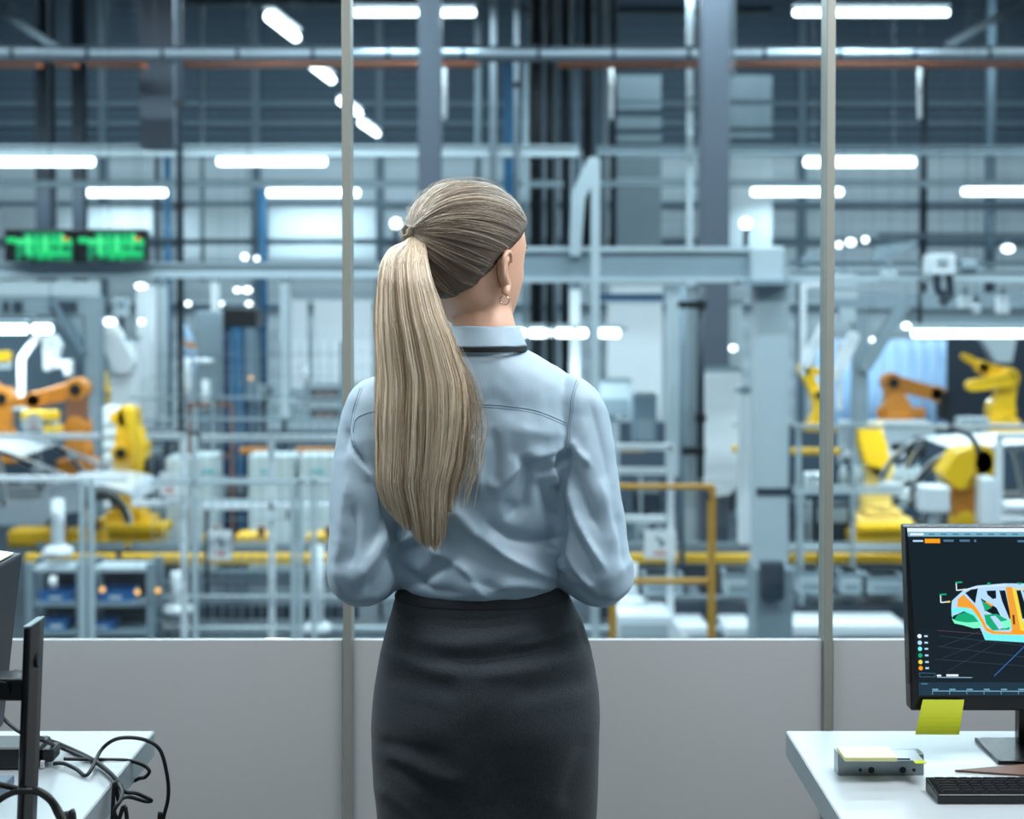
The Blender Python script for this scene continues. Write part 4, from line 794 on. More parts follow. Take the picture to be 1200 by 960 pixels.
# gantry carriage
t = thing('gantry_carriage', 'pale gantry carriage with dark dangling tool on the right rail', 'carriage', P(1104, 330, 16.5)); obj('housing', B(1093,298,1120,322,16.5,.4), M['white'], t, bevel=.02); obj('motor', MB().tube([P(1126,313,16.6), P(1142,313,16.6)], .09, 14), M['mid'], t); obj('control_box', B(1100,300,1112,308,16.45,.04), M['light'], t)
obj('tool', MB().tube(smoothpts([P(1098,322,16.6), P(1099,340,16.6), P(1106,345,16.6), P(1104,356,16.6)], 5), .05, 8), M['dark'], t, smooth=True); obj('tool', MB().tube([P(1112,322,16.6), P(1114,346,16.6), P(1104,357,16.6)], .05, 8), M['dark'], t); hang(t, P(1104,0,16.7).x, 16.7, P(0,298,16.7).z)
pipe(1078, 5, 328, 380, 16.6, M['dark'], 'thin dark cable chain hanging from the gantry rail')
for x0, x1, y0, y1, Y, m_, l in ((1035,1052,318,332,16.8,'light','small pale sensor box on the gantry rail'),(975,1005,322,340,16.8,'light','wide pale junction box hanging by the second glass joint'),(1170,1184,348,368,18,'white','white hanging block near the edge under the gantry rail'),(1126,1140,348,362,18,'white','white angled head under the gantry rail'),(1142,1150,356,368,18,'white','little white head beside the angled head')):
    a, b = P(x0, y1, Y), P(x1, y0, Y); t = thing('sensor_box', l, 'sensor', ((a.x+b.x)/2, Y, a.z)); obj('housing', MB().box((a.x, Y, a.z), (b.x, Y+.15, b.z)), M[m_], t, bevel=.025); obj('neck', MB().box(((a.x+b.x)/2-.03, Y+.05, b.z), ((a.x+b.x)/2+.03, Y+.1, b.z+.12)), M['mid'], t); hang(t, (a.x+b.x)/2, Y+.07, b.z+.1)
one('jib_crane', MB().box((P(1050,0,24).x-.004, 24.07, P(0,290,24).z), (P(1050,0,24).x+.004, 24.078, HT-.01)).pprism([(1022,312),(1030,288),(1075,282),(1075,286),(1045,300),(1030,314)], 24, .15), M['mid'], 'slanted grey crane arm below the three round lamps', 'crane arm')
one('jib_crane', MB().box((P(955,0,24).x-.004, 24.07, P(0,302,24).z), (P(955,0,24).x+.004, 24.078, HT-.01)).pprism([(937,312),(945,298),(965,296),(962,303),(945,314)], 24, .15), M['mid'], 'small slanted grey crane arm before the second glass joint', 'crane arm')
beam(1030, 1230, 273, 278, 27, M['mid'], 'thin far crane rail near the three round lamps', .15)
# far right rows of white machine heads
t = thing('press_machine', 'white press frame with rounded top behind the pale yellow robot', 'press', P(1010, 560, 23.5))
obj('frame', MB().pprism([(985,494),(1090,494),(1096,500),(1096,512),(1070,512),(1070,520),(1045,520),(1045,545),(1038,545),(1038,514),(996,514),(996,545),(985,545)], 23.5, .3), M['light'], t, bevel=.03); obj('lower_beam', B(985,530,1060,536,23.35,.14), M['white'], t); obj('dark_insert', B(1050,522,1085,536,23.6,.2), M['black'], t); obj('dark_insert', B(992,520,1010,535,23.6,.2), M['black'], t)
one('cell_back_panel', B(925,498,1240,640,27,.1), m_gap, 'blue-grey low back partition of the right robot cell', 'partition')
one('cell_back_panel', B(600,495,885,640,29,.1), m_gap, 'blue-grey low partition behind the yellow gate', 'partition')
one('cell_back_panel', B(-30,505,400,640,27.2,.1), m_gap, 'blue-grey low partition behind the light cabinets', 'partition')
for i in range(7):
    px = 1048 + i * 9 if i < 4 else 988 + (i - 4) * 16; py = 554; Y = 22.4; p = P(px, py, Y)
    t = thing('gas_bottle', ['white bottle in the press row, first of four close ones', 'white bottle in the press row, second of four close ones', 'white bottle in the press row, third of four close ones', 'white bottle in the press row, last of four close ones', 'white bottle beside the glass joint', 'white bottle in front of the pale robot forearm', 'white bottle just past the pale robot forearm'][i], 'bottle', (p.x, Y, p.z - .3), 'white bottles in the press row')
    obj('body', MB().tube([(p.x, Y, p.z-.3), (p.x, Y, p.z-.02), (p.x, Y, p.z+.08), (p.x, Y, p.z+.12)], [.075,.075,.05,.025], 12), M['light'], t, smooth=True); obj('valve', MB().tube([(p.x, Y, p.z+.12), (p.x, Y, p.z+.17)], .03, 8), M['mid'], t)
# ---- car bodies
def strip(mb, pts, Y, D, w_=.06):
    q = smoothpts([P(a, b, Y) for a, b in pts], 6)
    for a, b in zip(q[:-1], q[1:]): mb.link(a + Vector((0, D/2, 0)), b + Vector((0, D/2, 0)), w_/2, w_/2, D/2, 3)
def carbody(label, Y, W, roof, bonnet, pillars, lower, fender, group, rs=(0, 4)):
    z = P(lower[0][0], lower[0][1], Y); t = thing('car_body', label, 'car body', (z.x, Y, z.z), group)
    for k, yy in enumerate((Y, Y + W)):
        mb = MB(); sc_ = yy / Y
        f = lambda pts: [(600 + (x - 600) / sc_, 340 + (y - 340) / sc_) for x, y in pts]
        strip(mb, f(roof), yy, .06, .07)
        for p in pillars: strip(mb, f(p), yy, .06, .06)
        mb.pprism(f(lower), yy, .08); obj('side_frame', mb, M['silver'], t)
        mb = MB(); strip(mb, f(fender), yy - .02, .10, .09); obj('fender_arch', mb, M['silver'], t)
    a = [P(x, y, Y) for x, y in roof]; n = len(a); vs = []
    for p in a: vs += [(p.x, Y + .05, p.z + .03), (p.x, Y + W, p.z + .03), (p.x, Y + W, p.z + .01), (p.x, Y + .05, p.z + .01)]
    m1 = 0
    mb = MB(); mb.rings([vs[4*i:4*i+4] for i in range(*rs)]); obj('roof_panel', mb, M['silver'], t)
    a = [P(x, y, Y) for x, y in bonnet]; vs = []
    for p in a: vs += [(p.x, Y - .02, p.z), (p.x, Y + W, p.z), (p.x, Y + W, p.z - .05), (p.x, Y - .02, p.z - .05)]
    mb = MB(); mb.rings([vs[4*i:4*i+4] for i in range(len(a))]); obj('bonnet', mb, M['silver'], t)
    return t
carbody('silver unpainted car body on the line near the edge', 19.2, 1.5, [(-60,530),(-20,529),(0,530),(22,538),(42,552),(58,572)], [(56,570),(90,566),(125,569),(150,576),(160,584)],
    [[(58,572),(80,566),(92,564)], [(-5,530),(2,560),(4,595)], [(22,538),(48,548),(92,566)]], [(-60,588),(48,588),(52,574),(60,570),(90,568),(92,600),(60,604),(50,616),(-60,616)], [(96,612),(100,592),(115,582),(132,584),(144,596),(150,612)], 'unpainted car bodies')
carbody('silver unpainted car frame beside the monitor top', 18.9, 1.5, [(1068,582),(1078,560),(1098,540),(1122,530),(1160,526),(1215,524),(1260,530)], [(1062,586),(1070,580),(1085,582),(1098,590)],
    [[(1100,566),(1112,546),(1126,532)], [(1168,528),(1170,560),(1172,596)], [(1190,528),(1196,560),(1204,600)], [(1068,582),(1075,592),(1092,594)]], [(1140,596),(1260,596),(1260,618),(1140,618)], [(1085,610),(1092,590),(1110,584),(1126,592),(1132,610)], 'unpainted car bodies', (3, 7))
for x0, y0, x1, y1, l in ((1080,570,1114,602,'white block housing in front of the silver car frame'),(1150,560,1168,618,'white upright support beside the round dark elbow'),(1178,590,1240,600,'upper white sill panel of the fixture near the edge'),(1160,606,1240,614,'lower white sill panel of the fixture near the edge')):
    Y = 18.0; a, b = P(x0, y1, Y), P(x1, y0, Y); t = thing('fixture_block', l, 'fixture', ((a.x+b.x)/2, Y, a.z)); obj('block', MB().box((a.x, Y, a.z), (b.x, Y+.3, b.z)), M['white'], t, bevel=.04); obj('bracket', MB().box(((a.x+b.x)/2-.05, Y+.1, a.z-.3), ((a.x+b.x)/2+.05, Y+.2, a.z)), M['light'], t)
# white support stands (round foot)
for px, y0, y1, Y, l in ((68,585,648,17.6,'white stand with round foot below the silver car'),(208,670,716,17.8,'white stand with round foot under the conveyor'),(372,640,738,17.6,'white upright beside the elbow of the woman'),(740,660,706,18.2,'white stand behind the yellow gate')):
    r = .085; a, b = P(px, y1, Y), P(px, y0, Y); t = thing('support_stand', l, 'stand', a, 'white support stands'); obj('post', MB().tube([(a.x, Y, a.z), (a.x, Y, b.z)], r, 14), M['white'], t, smooth=True); obj('foot', MB().tube([(a.x, Y, a.z-.02), (a.x, Y, a.z+.05), (a.x, Y, a.z+.1)], [.2,.19,.1], 18), M['white'], t, smooth=True)
# ---- notices
def notice(x0, y0, x1, y1, Y, label, kind):
    a, b = P(x0, y1, Y), P(x1, y0, Y); t = thing('safety_notice', label, 'sign', ((a.x+b.x)/2, Y, a.z)); obj('plate', MB().box((a.x, Y, a.z), (b.x, Y+.02, b.z)), M['paper'], t, bevel=.004)
    w_, h_ = b.x-a.x, b.z-a.z; mb = MB()
    if kind == 0:
        for f in (.15,.25,.35): mb.box((a.x+w_*.3, Y-.004, a.z+h_*f), (a.x+w_*.72, Y-.001, a.z+h_*(f+.05)))
        mb.box((a.x+w_*.2, Y-.004, a.z+h_*.7), (a.x+w_*.8, Y-.001, a.z+h_*.76)); obj('print', mb, M['red'], t)
    else:
        mb.link((a.x+w_*.4, Y-.003, a.z+h_*.75), (a.x+w_*.6, Y-.003, a.z+h_*.55), .02, .025, .002); mb.link((a.x+w_*.58, Y-.003, a.z+h_*.55), (a.x+w_*.5, Y-.003, a.z+h_*.42), .02, .015, .002); obj('symbol', mb, M['mid'], t)
        obj('print', MB().box((a.x+w_*.3, Y-.004, a.z+h_*.15), (a.x+w_*.7, Y-.001, a.z+h_*.25)), M['red'], t)
    obj('cable_tie', MB().box((a.x+w_*.4, Y-.003, b.z), (a.x+w_*.6, Y+.02, b.z+.05)), M['light'], t)
notice(187,554,209,582,17.0,'white notice with red print on the fence by the yellow robot',0)
notice(244,622,272,656,17.0,'white notice with small dark symbol hanging before the conveyor',1)
notice(755,622,792,655,17.5,'large blank-looking white notice board behind the yellow gate',1)
notice(29,488,49,505,17.1,'white machine label with tiny symbol above the silver car',0)
# ---- racks with blue bins
def rack(x0, x1, Y, label):
    a, b = P(x0, 752, Y), P(x1, 660, Y); D_ = .5; zt = b.z; t = thing('storage_rack', label, 'rack', ((a.x+b.x)/2, Y, FZ), 'grey storage racks below the conveyor'); zb = a.z - .25
    for x in (a.x, b.x - .1):
        for y in (Y, Y + D_ - .08): obj('upright', MB().box((x, y, FZ), (x + .1, y + .08, zt)), M['mid'], t, bevel=.008)
    for py in (666, 707, 741): z = P(0, py, Y).z; obj('shelf', MB().box((a.x + .1, Y + .01, z - .05), (b.x - .1, Y + D_ - .02, z)), M['light'] if py == 666 else M['mid'], t)
    obj('back_panel', MB().box((a.x + .02, Y + D_, FZ), (b.x - .02, Y + D_ + .02, zt - .05)), M['dark'], t)
    return a, b
def bin_(x0, x1, py, h, Y, label):
    a, b = P(x0, py, Y), P(x1, py, Y); z = a.z + .004; t = thing('storage_bin', label, 'bin', ((a.x+b.x)/2, Y, z), 'blue storage bins on the racks')
    o_ = [(a.x, Y), (b.x, Y), (b.x, Y+.36), (a.x, Y+.36)]; i_ = [(a.x+.02, Y+.02), (b.x-.02, Y+.02), (b.x-.02, Y+.34), (a.x+.02, Y+.34)]
    obj('tub', MB().rings([[(x, y, z) for x, y in o_], [(x, y, z+h) for x, y in o_], [(x, y, z+h) for x, y in i_], [(x, y, z+.03) for x, y in i_]]), M['binb'], t); obj('rim', MB().box((a.x-.015, Y-.02, z+h-.03), (b.x+.015, Y-.001, z+h)), M['binb'], t); obj('label_holder', MB().box(((a.x+b.x)/2-.08, Y-.008, z+.05), ((a.x+b.x)/2+.08, Y-.001, z+h*.6)), M['cab'], t)
RY = 17.35
rack(30, 98, RY, 'grey storage rack nearer the edge, below the conveyor')
rack(100, 180, RY, 'grey storage rack with amber lamps, below the conveyor')
bin_(46, 84, 707, .14, RY+.1, 'blue bin on the upper shelf of the rack nearer the edge'); bin_(54, 78, 741, .16, RY+.1, 'blue bin on the lower shelf of the rack nearer the edge')
bin_(116, 154, 707, .15, RY+.1, 'blue bin on the upper shelf of the rack with amber lamps'); bin_(106, 132, 741, .13, RY+.1, 'blue bin on the lower shelf of the rack with amber lamps')
pipe(62, 9, 676, 689, 17.2, M['paper'], 'short pale roll standing in the rack nearer the edge', (), 'paper_roll', 'roll')

# ---- assorted modules of the line; dark boxes added to deepen gaps between parts
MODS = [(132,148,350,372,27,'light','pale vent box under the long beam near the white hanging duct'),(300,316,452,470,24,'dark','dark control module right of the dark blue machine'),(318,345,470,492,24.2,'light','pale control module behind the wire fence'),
 (255,290,560,600,22.8,'dark','dark filler module between the light cabinets'),(176,196,590,622,22.9,'dark','dark drive module behind the white notice with red print'),(160,192,520,548,23.2,'dark','dark tool rack module right of the raised yellow robot'),
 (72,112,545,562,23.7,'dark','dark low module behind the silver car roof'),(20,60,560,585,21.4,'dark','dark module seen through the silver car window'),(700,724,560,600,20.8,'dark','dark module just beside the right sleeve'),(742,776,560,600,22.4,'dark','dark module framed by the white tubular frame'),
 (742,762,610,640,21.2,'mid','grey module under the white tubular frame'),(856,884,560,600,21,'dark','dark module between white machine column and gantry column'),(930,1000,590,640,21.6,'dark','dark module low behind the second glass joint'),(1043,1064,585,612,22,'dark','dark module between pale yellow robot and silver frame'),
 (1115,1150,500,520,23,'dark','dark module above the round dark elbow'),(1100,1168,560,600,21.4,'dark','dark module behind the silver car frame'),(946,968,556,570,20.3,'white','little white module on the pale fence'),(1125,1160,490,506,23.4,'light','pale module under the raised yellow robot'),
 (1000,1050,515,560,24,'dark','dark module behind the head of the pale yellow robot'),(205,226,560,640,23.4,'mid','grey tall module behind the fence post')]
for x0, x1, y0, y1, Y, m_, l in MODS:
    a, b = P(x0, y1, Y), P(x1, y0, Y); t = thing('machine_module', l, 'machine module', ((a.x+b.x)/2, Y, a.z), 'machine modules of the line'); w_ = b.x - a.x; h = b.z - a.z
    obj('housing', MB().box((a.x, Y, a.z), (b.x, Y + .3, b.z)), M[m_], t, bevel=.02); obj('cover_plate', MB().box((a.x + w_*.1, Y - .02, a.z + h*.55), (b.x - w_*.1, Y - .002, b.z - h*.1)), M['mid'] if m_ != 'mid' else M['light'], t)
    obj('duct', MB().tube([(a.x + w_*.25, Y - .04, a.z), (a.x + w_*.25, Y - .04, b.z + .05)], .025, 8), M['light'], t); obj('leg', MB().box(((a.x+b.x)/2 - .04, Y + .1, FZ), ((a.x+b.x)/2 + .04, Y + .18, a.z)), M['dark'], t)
for i, (x0, x1, y0, Y, l) in enumerate(((205,460,588,18.75,'cream conduit along the line under the cabinets'),(926,1062,643,18.7,'thin pale conduit over the yellow conveyor by the monitor'),(186,420,716,18.3,'dark cable channel between the two pale floor rails'),(700,1062,716,18.3,'dark cable channel beside the yellow gate'),(700,1062,668,18.8,'dark channel right under the yellow conveyor'))):
    a, b = P(x0, y0 + (9 if 'dark' in l else 2), Y), P(x1, y0 - (6 if 'dark' in l else 2), Y); t = thing('cable_channel', l, 'cable channel', (a.x, Y, a.z)); obj('channel', MB().box((a.x, Y, a.z), (b.x, Y + .1, b.z)), M['dark' if 'dark' in l else 'light'], t)
    x = a.x + .4
    while x < b.x: obj('foot', MB().box((x, Y + .03, FZ), (x + .05, Y + .08, a.z)), M['dark'], t); x += 2.4
# ================================================================ the woman, seen from behind
YP = 2.15
def XZ(px, py, Y=YP): p = P(px, py, Y); return p.x, p.z
def interp_rows(rows, n):
    """Catmull-Rom through rows of numbers"""
    a = np.array(rows, float); k = len(a); out = []
    for i in range(n):
        s = i / (n - 1) * (k - 1); j = min(int(s), k - 2); t = s - j
        p0, p1, p2, p3 = a[max(j-1,0)], a[j], a[j+1], a[min(j+2,k-1)]
        out.append(0.5*((2*p1)+(-p0+p2)*t+(2*p0-5*p1+4*p2-p3)*t*t+(-p0+3*p1-3*p2+p3)*t**3))
    return np.array(out)
def sring(cx, cy, z, a, bb, bf, e=2.0, n=64):
    r = []
    for j in range(n):
        th = 2*math.pi*j/n; c, s = math.cos(th), math.sin(th)
        x = a * math.copysign(abs(c)**(2/e), c); y = (bf if s > 0 else bb) * math.copysign(abs(s)**(2/e), s)
        r.append((cx + x, cy + y, z))
    return r
def raw_object(mb, smooth=True):
    me = bpy.data.meshes.new('tmp'); me.from_pydata(mb.v, [], mb.f); me.update(); return me
def remeshed(mb, voxel, smooth_it=6, smooth_f=0.5):
    me = raw_object(mb); o = bpy.data.objects.new('tmp', me); C.objects.link(o)
    r = o.modifiers.new('r', 'REMESH'); r.mode = 'VOXEL'; r.voxel_size = voxel; r.adaptivity = 0
    s = o.modifiers.new('s', 'SMOOTH'); s.iterations = smooth_it; s.factor = smooth_f
    dg = bpy.context.evaluated_depsgraph_get(); dg.update(); out = bpy.data.meshes.new_from_object(o.evaluated_get(dg))
    bpy.data.objects.remove(o); bpy.data.meshes.remove(me); return out
def get_co(me): a = np.empty(len(me.vertices)*3, np.float32); me.vertices.foreach_get('co', a); return a.reshape(-1, 3).astype(float)
def get_no(me):
    a = np.empty(len(me.vertices)*3, np.float32); me.vertex_normals.foreach_get('vector', a); return a.reshape(-1, 3).astype(float)
def set_co(me, co): me.vertices.foreach_set('co', co.astype(np.float32).ravel()); me.update()
def link_mesh(name, me, mats, parent, org):
    co = get_co(me); set_co(me, co - np.array(org)); me.name = name
    me.materials.clear()
    for m in (mats if isinstance(mats, (list, tuple)) else [mats]): me.materials.append(m)
    me.polygons.foreach_set('use_smooth', [True]*len(me.polygons)); me.update()
    o = bpy.data.objects.new(name, me); C.objects.link(o); o.parent = parent; ORG[o.name] = Vector(org); return o
def to_px(co):
    """photo position of world points"""
    d = co - np.array([0, 0, CZ]); f = d[:,1]*math.cos(TH) - d[:,2]*math.sin(TH); up = d[:,1]*math.sin(TH) + d[:,2]*math.cos(TH)
    return 600 + F*d[:,0]/f, CY - F*up/f
def seg_dist(px, py, line):
    best = np.full(px.shape, 1e9); par = np.zeros(px.shape); L = [0]
    for a, b in zip(line[:-1], line[1:]): L.append(L[-1] + math.dist(a, b))
    for i, (a, b) in enumerate(zip(line[:-1], line[1:])):
        dx, dy = b[0]-a[0], b[1]-a[1]; l2 = dx*dx+dy*dy; t = np.clip(((px-a[0])*dx+(py-a[1])*dy)/l2, 0, 1)
        d = np.hypot(px-a[0]-t*dx, py-a[1]-t*dy); m = d < best; best[m] = d[m]; par[m] = ((L[i] + t*math.sqrt(l2))/L[-1])[m]
    return best, par
def smooth_line(l, n=6):
    r = interp_rows(l, (len(l)-1)*n+1); return [tuple(p) for p in r]
def folds(me, strokes, ymax=None, facing=0.35, scale=1.0):
    co = get_co(me); no = get_no(me); px, py = to_px(co); amp = np.zeros(len(co)); cc = co - co.mean(0); no = no*(1 if (no[:,:2]*cc[:,:2]).sum(1).mean() > 0 else -1); face = np.clip((facing - no[:,1]) / 0.5, 0, 1)
    if ymax is not None: face *= (co[:,1] < ymax)
    for line, wd, am in strokes:
        d, t = seg_dist(px, py, smooth_line(line)); amp += am*0.001*scale*np.exp(-(d/wd)**2)*np.clip(np.sin(math.pi*np.clip(t*0.9+0.05, 0, 1))*1.6, 0, 1)
    set_co(me, co + no*(amp*face)[:,None])
px_m = F / YP
m_skin = mat('skin', rgb(214,168,142), .45, 0, .05, 40, bump=.15, bscale=500)
m_skin.node_tree.nodes['Principled BSDF'].inputs['Subsurface Weight'].default_value = 0.12
m_skin.node_tree.nodes['Principled BSDF'].inputs['Subsurface Radius'].default_value = (.010,.004,.002)
m_lip = mat('lip_skin', rgb(185,110,100), .4); m_eyew = mat('eye_white', rgb(230,230,228), .2); m_iris = mat('iris', rgb(70,90,100), .15)
m_shirt = mat('shirt_cotton', rgb(157,181,197), .45, 0, .03, 5, bump=.25, bscale=900, sheen=.15)
m_seam = mat('shirt_thread_shade', rgb(112,136,156), .7)  # darker than the cloth: seam shading put into the thread colour
m_skirt = mat('skirt_wool', rgb(37,46,52), .85, 0, .95, 330, bump=.6, bscale=600, sheen=.08)
PO = (P(563, 400, YP).x, 2.19, 0.0)
woman = thing('person', 'woman in pale blue shirt and charcoal skirt standing with her back to the room', 'person', PO)

# ---------------- head (local: +x right, +y face, +z up; origin at eye level), turned right
HC = np.array([P(550, 300, 2.17).x, 2.18, P(550, 300, 2.17).z]); HY = R(42); HP = R(-3)
cs, sn = math.cos(HY), math.sin(HY)
def HW_(p):   # local to world
    x, y, z = p; x *= 1.06; y *= 1.06; z = z*(.93 if z > 0 else 1); y, z = y*math.cos(HP) - z*math.sin(HP), y*math.sin(HP) + z*math.cos(HP)
    return np.array([HC[0] + x*cs + y*sn, HC[1] - x*sn + y*cs, HC[2] + z])
HR = [ # z, a, back, front
 (.1165,.006,.008,.006),(.112,.030,.038,.032),(.100,.047,.064,.052),(.080,.0625,.084,.071),(.055,.0725,.096,.086),(.030,.0765,.101,.0925),(.010,.0765,.100,.093),(-.010,.0745,.097,.0905),
 (-.030,.0715,.088,.0905),(-.050,.0675,.080,.090),(-.070,.0620,.067,.0885),(-.088,.0540,.046,.086),(-.102,.0430,.012,.082),(-.112,.0290,-.012,.077),(-.118,.0120,-.035,.068)]
rows = interp_rows(HR, 64); hv = []; NH = 96
def G(u, v, cu, cv, su, sv): return math.exp(-((u-cu)/su)**2 - ((v-cv)/sv)**2)
for z, a, bb, bf in rows:
    r = []
    for j in range(NH):
        th = 2*math.pi*j/NH; c, s = math.cos(th), math.sin(th)
        x = a*c; y = (bf if s > 0 else bb)*s
        if s > 0:
            ax = abs(x)
            y += .022*G(x,z,0,-.042,.0085,.011) + .013*G(x,z,0,-.026,.0065,.016) + .007*G(x,z,0,-.008,.008,.014)      # nose
            y -= .010*G(ax,z,.031,.0,.014,.011); y += .004*G(ax,z,.028,.020,.020,.008)                               # sockets, brow
            y += .007*G(x,z,0,-.0665,.020,.0045) + .006*G(x,z,0,-.076,.017,.005) - .004*G(x,z,0,-.0715,.020,.0016)      # lips
            y += .006*G(x,z,0,-.103,.018,.010) - .003*G(x,z,0,-.088,.02,.006)                                      # chin
            y += .004*G(ax,z,.045,-.030,.015,.016); y -= .003*G(ax,z,.03,-.07,.01,.02)
        r.append((x, y, z))
    hv.append(r)
top_smooth = hv[::-1]
bm_body = MB()
bm_body.rings([[tuple(HW_(p)) for p in r] for r in top_smooth])
# ears
def ear(side):
    mb = MB(); cx = side*.0735; dzz = -.020; HW__ = HW_
    hel = [(cx, .004, -.030), (cx+side*.006, -.010, -.018), (cx+side*.013, -.020, .000), (cx+side*.015, -.020, .014), (cx+side*.012, -.010, .024), (cx+side*.007, .002, .022), (cx+side*.003, .008, .010)]
    mb.tube([HW_((p[0], p[1], p[2]+dzz)) for p in smoothpts(hel, 5)], .0042, 10)
    mb.tube([HW_((p[0], p[1], p[2]+dzz)) for p in smoothpts([(cx, .006, -.024), (cx+side*.007, -.004, -.036), (cx+side*.006, -.006, -.042)], 4)], .0065, 10)
    mb.tube([HW_((p[0], p[1], p[2]+dzz)) for p in smoothpts([(cx, .004, -.028), (cx+side*.005, -.010, -.012), (cx+side*.006, -.013, .008), (cx+side*.003, -.004, .014)], 4)], .0085, 10)
    return mb
# neck
nb = []
for z, x_, y_, r_ in interp_rows([(1.525, 562, 2.185, .043), (1.49, 564, 2.175, .047), (1.46, 567, 2.167, .051), (1.43, 568, 2.168, .054), (1.40, 567, 2.175, .058), (1.37, 564, 2.185, .062)], 14):
    cx = (x_-600)/F*YP; nb.append(sring(cx, y_, z, r_*1.0, r_*1.02, r_*1.05, 2, 48))
bm_body.rings(nb)
# torso under the clothes
TB = [(1.39,563,.07,.045,.04),(1.36,563,.12,.06,.06),(1.30,562,.140,.075,.085),(1.22,560,.135,.075,.11),(1.14,560,.115,.065,.085),(1.06,563,.110,.070,.080),(.98,566,.145,.10,.09),(.88,568,.168,.125,.095),(.80,568,.165,.115,.09)]
bm_body.rings([sring((x_-600)/F*YP, 2.19, z, a, bb, bf, 2.2, 48) for z, x_, a, bb, bf in interp_rows(TB, 30)])
def chain(mb, pts, rs, n=18, sub=5):
    rows = interp_rows([tuple(p)+(r,) for p, r in zip(pts, rs)], (len(pts)-1)*sub+1)
    mb.tube([Vector(r[:3]) for r in rows], [float(r[3]) for r in rows], n)
    for q in (rows[0], rows[-1]): mb.ball(tuple(q[:3]), float(q[3])*.995, 10)
def V(px, py, Y): return tuple(P(px, py, Y))
SHR, ELR, WRR = (P(668,488,2.165)), (P(700,668,2.12)), Vector((P(700,668,2.12).x - .115, 2.345, 1.075))
SHL, ELL, WRL = (P(443,490,2.165)), (P(425,668,2.12)), Vector((P(425,668,2.12).x + .125, 2.345, 1.085))
for s_, e_, w_ in ((SHR, ELR, WRR), (SHL, ELL, WRL)):
    chain(bm_body, [s_, s_.lerp(e_, .5), e_], [.034, .024, .024]); chain(bm_body, [e_, e_.lerp(w_, .4), w_], [.024, .027, .023])
# legs
for sd in (-1, 1):
    hx = P(568, 850, YP).x
    chain(bm_body, [(hx+sd*.085, 2.19, .84), (hx+sd*.085, 2.20, .66), (hx+sd*.075, 2.205, .48), (hx+sd*.075, 2.19, .40), (hx+sd*.075, 2.18, .30), (hx+sd*.075, 2.19, .14), (hx+sd*.078, 2.20, .095)], [.082,.070,.052,.047,.053,.032,.030], 22)
    chain(bm_body, [(hx+sd*.078, 2.185, .085), (hx+sd*.082, 2.25, .055), (hx+sd*.086, 2.325, .022)], [.029, .030, .020], 16)
body = remeshed(bm_body, .0042, 5, .5)
# ears and hands at finer resolution, joined into the same mesh
fine = MB()
for s_ in (1, -1):
    e = ear(s_); fine.add(e.v, e.f)
hands = MB()
def hand(w, dirv, side, up=Vector((0, 0, 1))):
    """w wrist, dirv pointing to the fingers, palm towards the body"""
    d = dirv.normalized(); n_ = d.cross(up).normalized(); u = n_.cross(d).normalized(); palm = n_ * side    # palm normal
    chain(hands, [w - d*.02, w + d*.01], [.024, .024])
    for k in range(4):   # palm as four metacarpals
        o = u*(.027 - .018*k); chain(hands, [w + o*.6, w + d*.05 + o*.95, w + d*.088 + o - d*.004*abs(k-1)], [.014, .0135, .0105], 12, 3)
    for k, (l, r_) in enumerate(((.070,.0085),(.078,.0088),(.073,.0085),(.058,.0075))):
        o = u*(.028 - .0187*k); b0 = w + d*(.088 - .004*abs(k-1)) + o; bend = palm
        p1 = b0 + (d*.86 + bend*.5)*l*.45; p2 = p1 + (d*.45 + bend*.9).normalized()*l*.32; p3 = p2 + (d*-.05 + bend).normalized()*l*.26
        chain(hands, [b0, p1, p2, p3], [r_*1.1, r_*1.05, r_*.95, r_*.8], 12, 3)
    t0 = w + d*.018 + u*.022; t1 = t0 + (d*.6 + u*.8).normalized()*.040; t2 = t1 + (d*.9 + u*.25 + palm*.3).normalized()*.030; t3 = t2 + (d*.9 + palm*.5).normalized()*.024
    chain(hands, [t0, t1, t2, t3], [.014, .0115, .010, .0082], 12, 3)
dR = Vector((-.75, .55, .06)); dL = Vector((.75, .50, .10))
hand(WRR, dR, 1); hand(WRL + Vector((0, .02, .02)), dL, -1)
hm = remeshed(hands, .0028, 3, .5); em = remeshed(fine, .0014, 2, .4)
# eyes
eyes = MB()
for sd in (-1, 1):
    eyes.ball(tuple(HW_((sd*.031, .0685, .0))), .0122, 16)
irs = MB()
for sd in (-1, 1): irs.ball(tuple(HW_((sd*.031, .0748, .0))), .0068, 12)
def joined(parts):
    vs = []; fs = []; mi = []; o = 0
    for me, k in parts:
        if isinstance(me, MB): co = np.array(me.v); pf = me.f
        else: co = get_co(me); pf = [tuple(p.vertices) for p in me.polygons]
        vs.append(co); fs += [tuple(i+o for i in f) for f in pf]; mi += [k]*len(pf); o += len(co)
    me = bpy.data.meshes.new('body'); me.from_pydata(np.concatenate(vs).tolist(), [], fs); me.polygons.foreach_set('material_index', mi); me.update(); return me
bodyme = joined([(body, 0), (hm, 0), (em, 0), (eyes, 2), (irs, 3)])
mi = np.empty(len(bodyme.polygons), np.int32); bodyme.polygons.foreach_get('material_index', mi)
ce = np.empty(len(bodyme.polygons)*3, np.float32); bodyme.polygons.foreach_get('center', ce); ce = ce.reshape(-1, 3)
d = ce - HC; lx = d[:,0]*cs - d[:,1]*sn; ly = d[:,0]*sn + d[:,1]*cs; lz = d[:,2] + ly*math.sin(-HP)
mi[(mi == 0) & (np.abs(lx) < .022) & (ly > .088) & (((lz + .0705)/.0085)**2 + (lx/.023)**2 < 1)] = 1
bo = link_mesh('body', bodyme, [m_skin, m_lip, m_eyew, m_iris], woman, PO)
bo.data.polygons.foreach_set('material_index', mi)

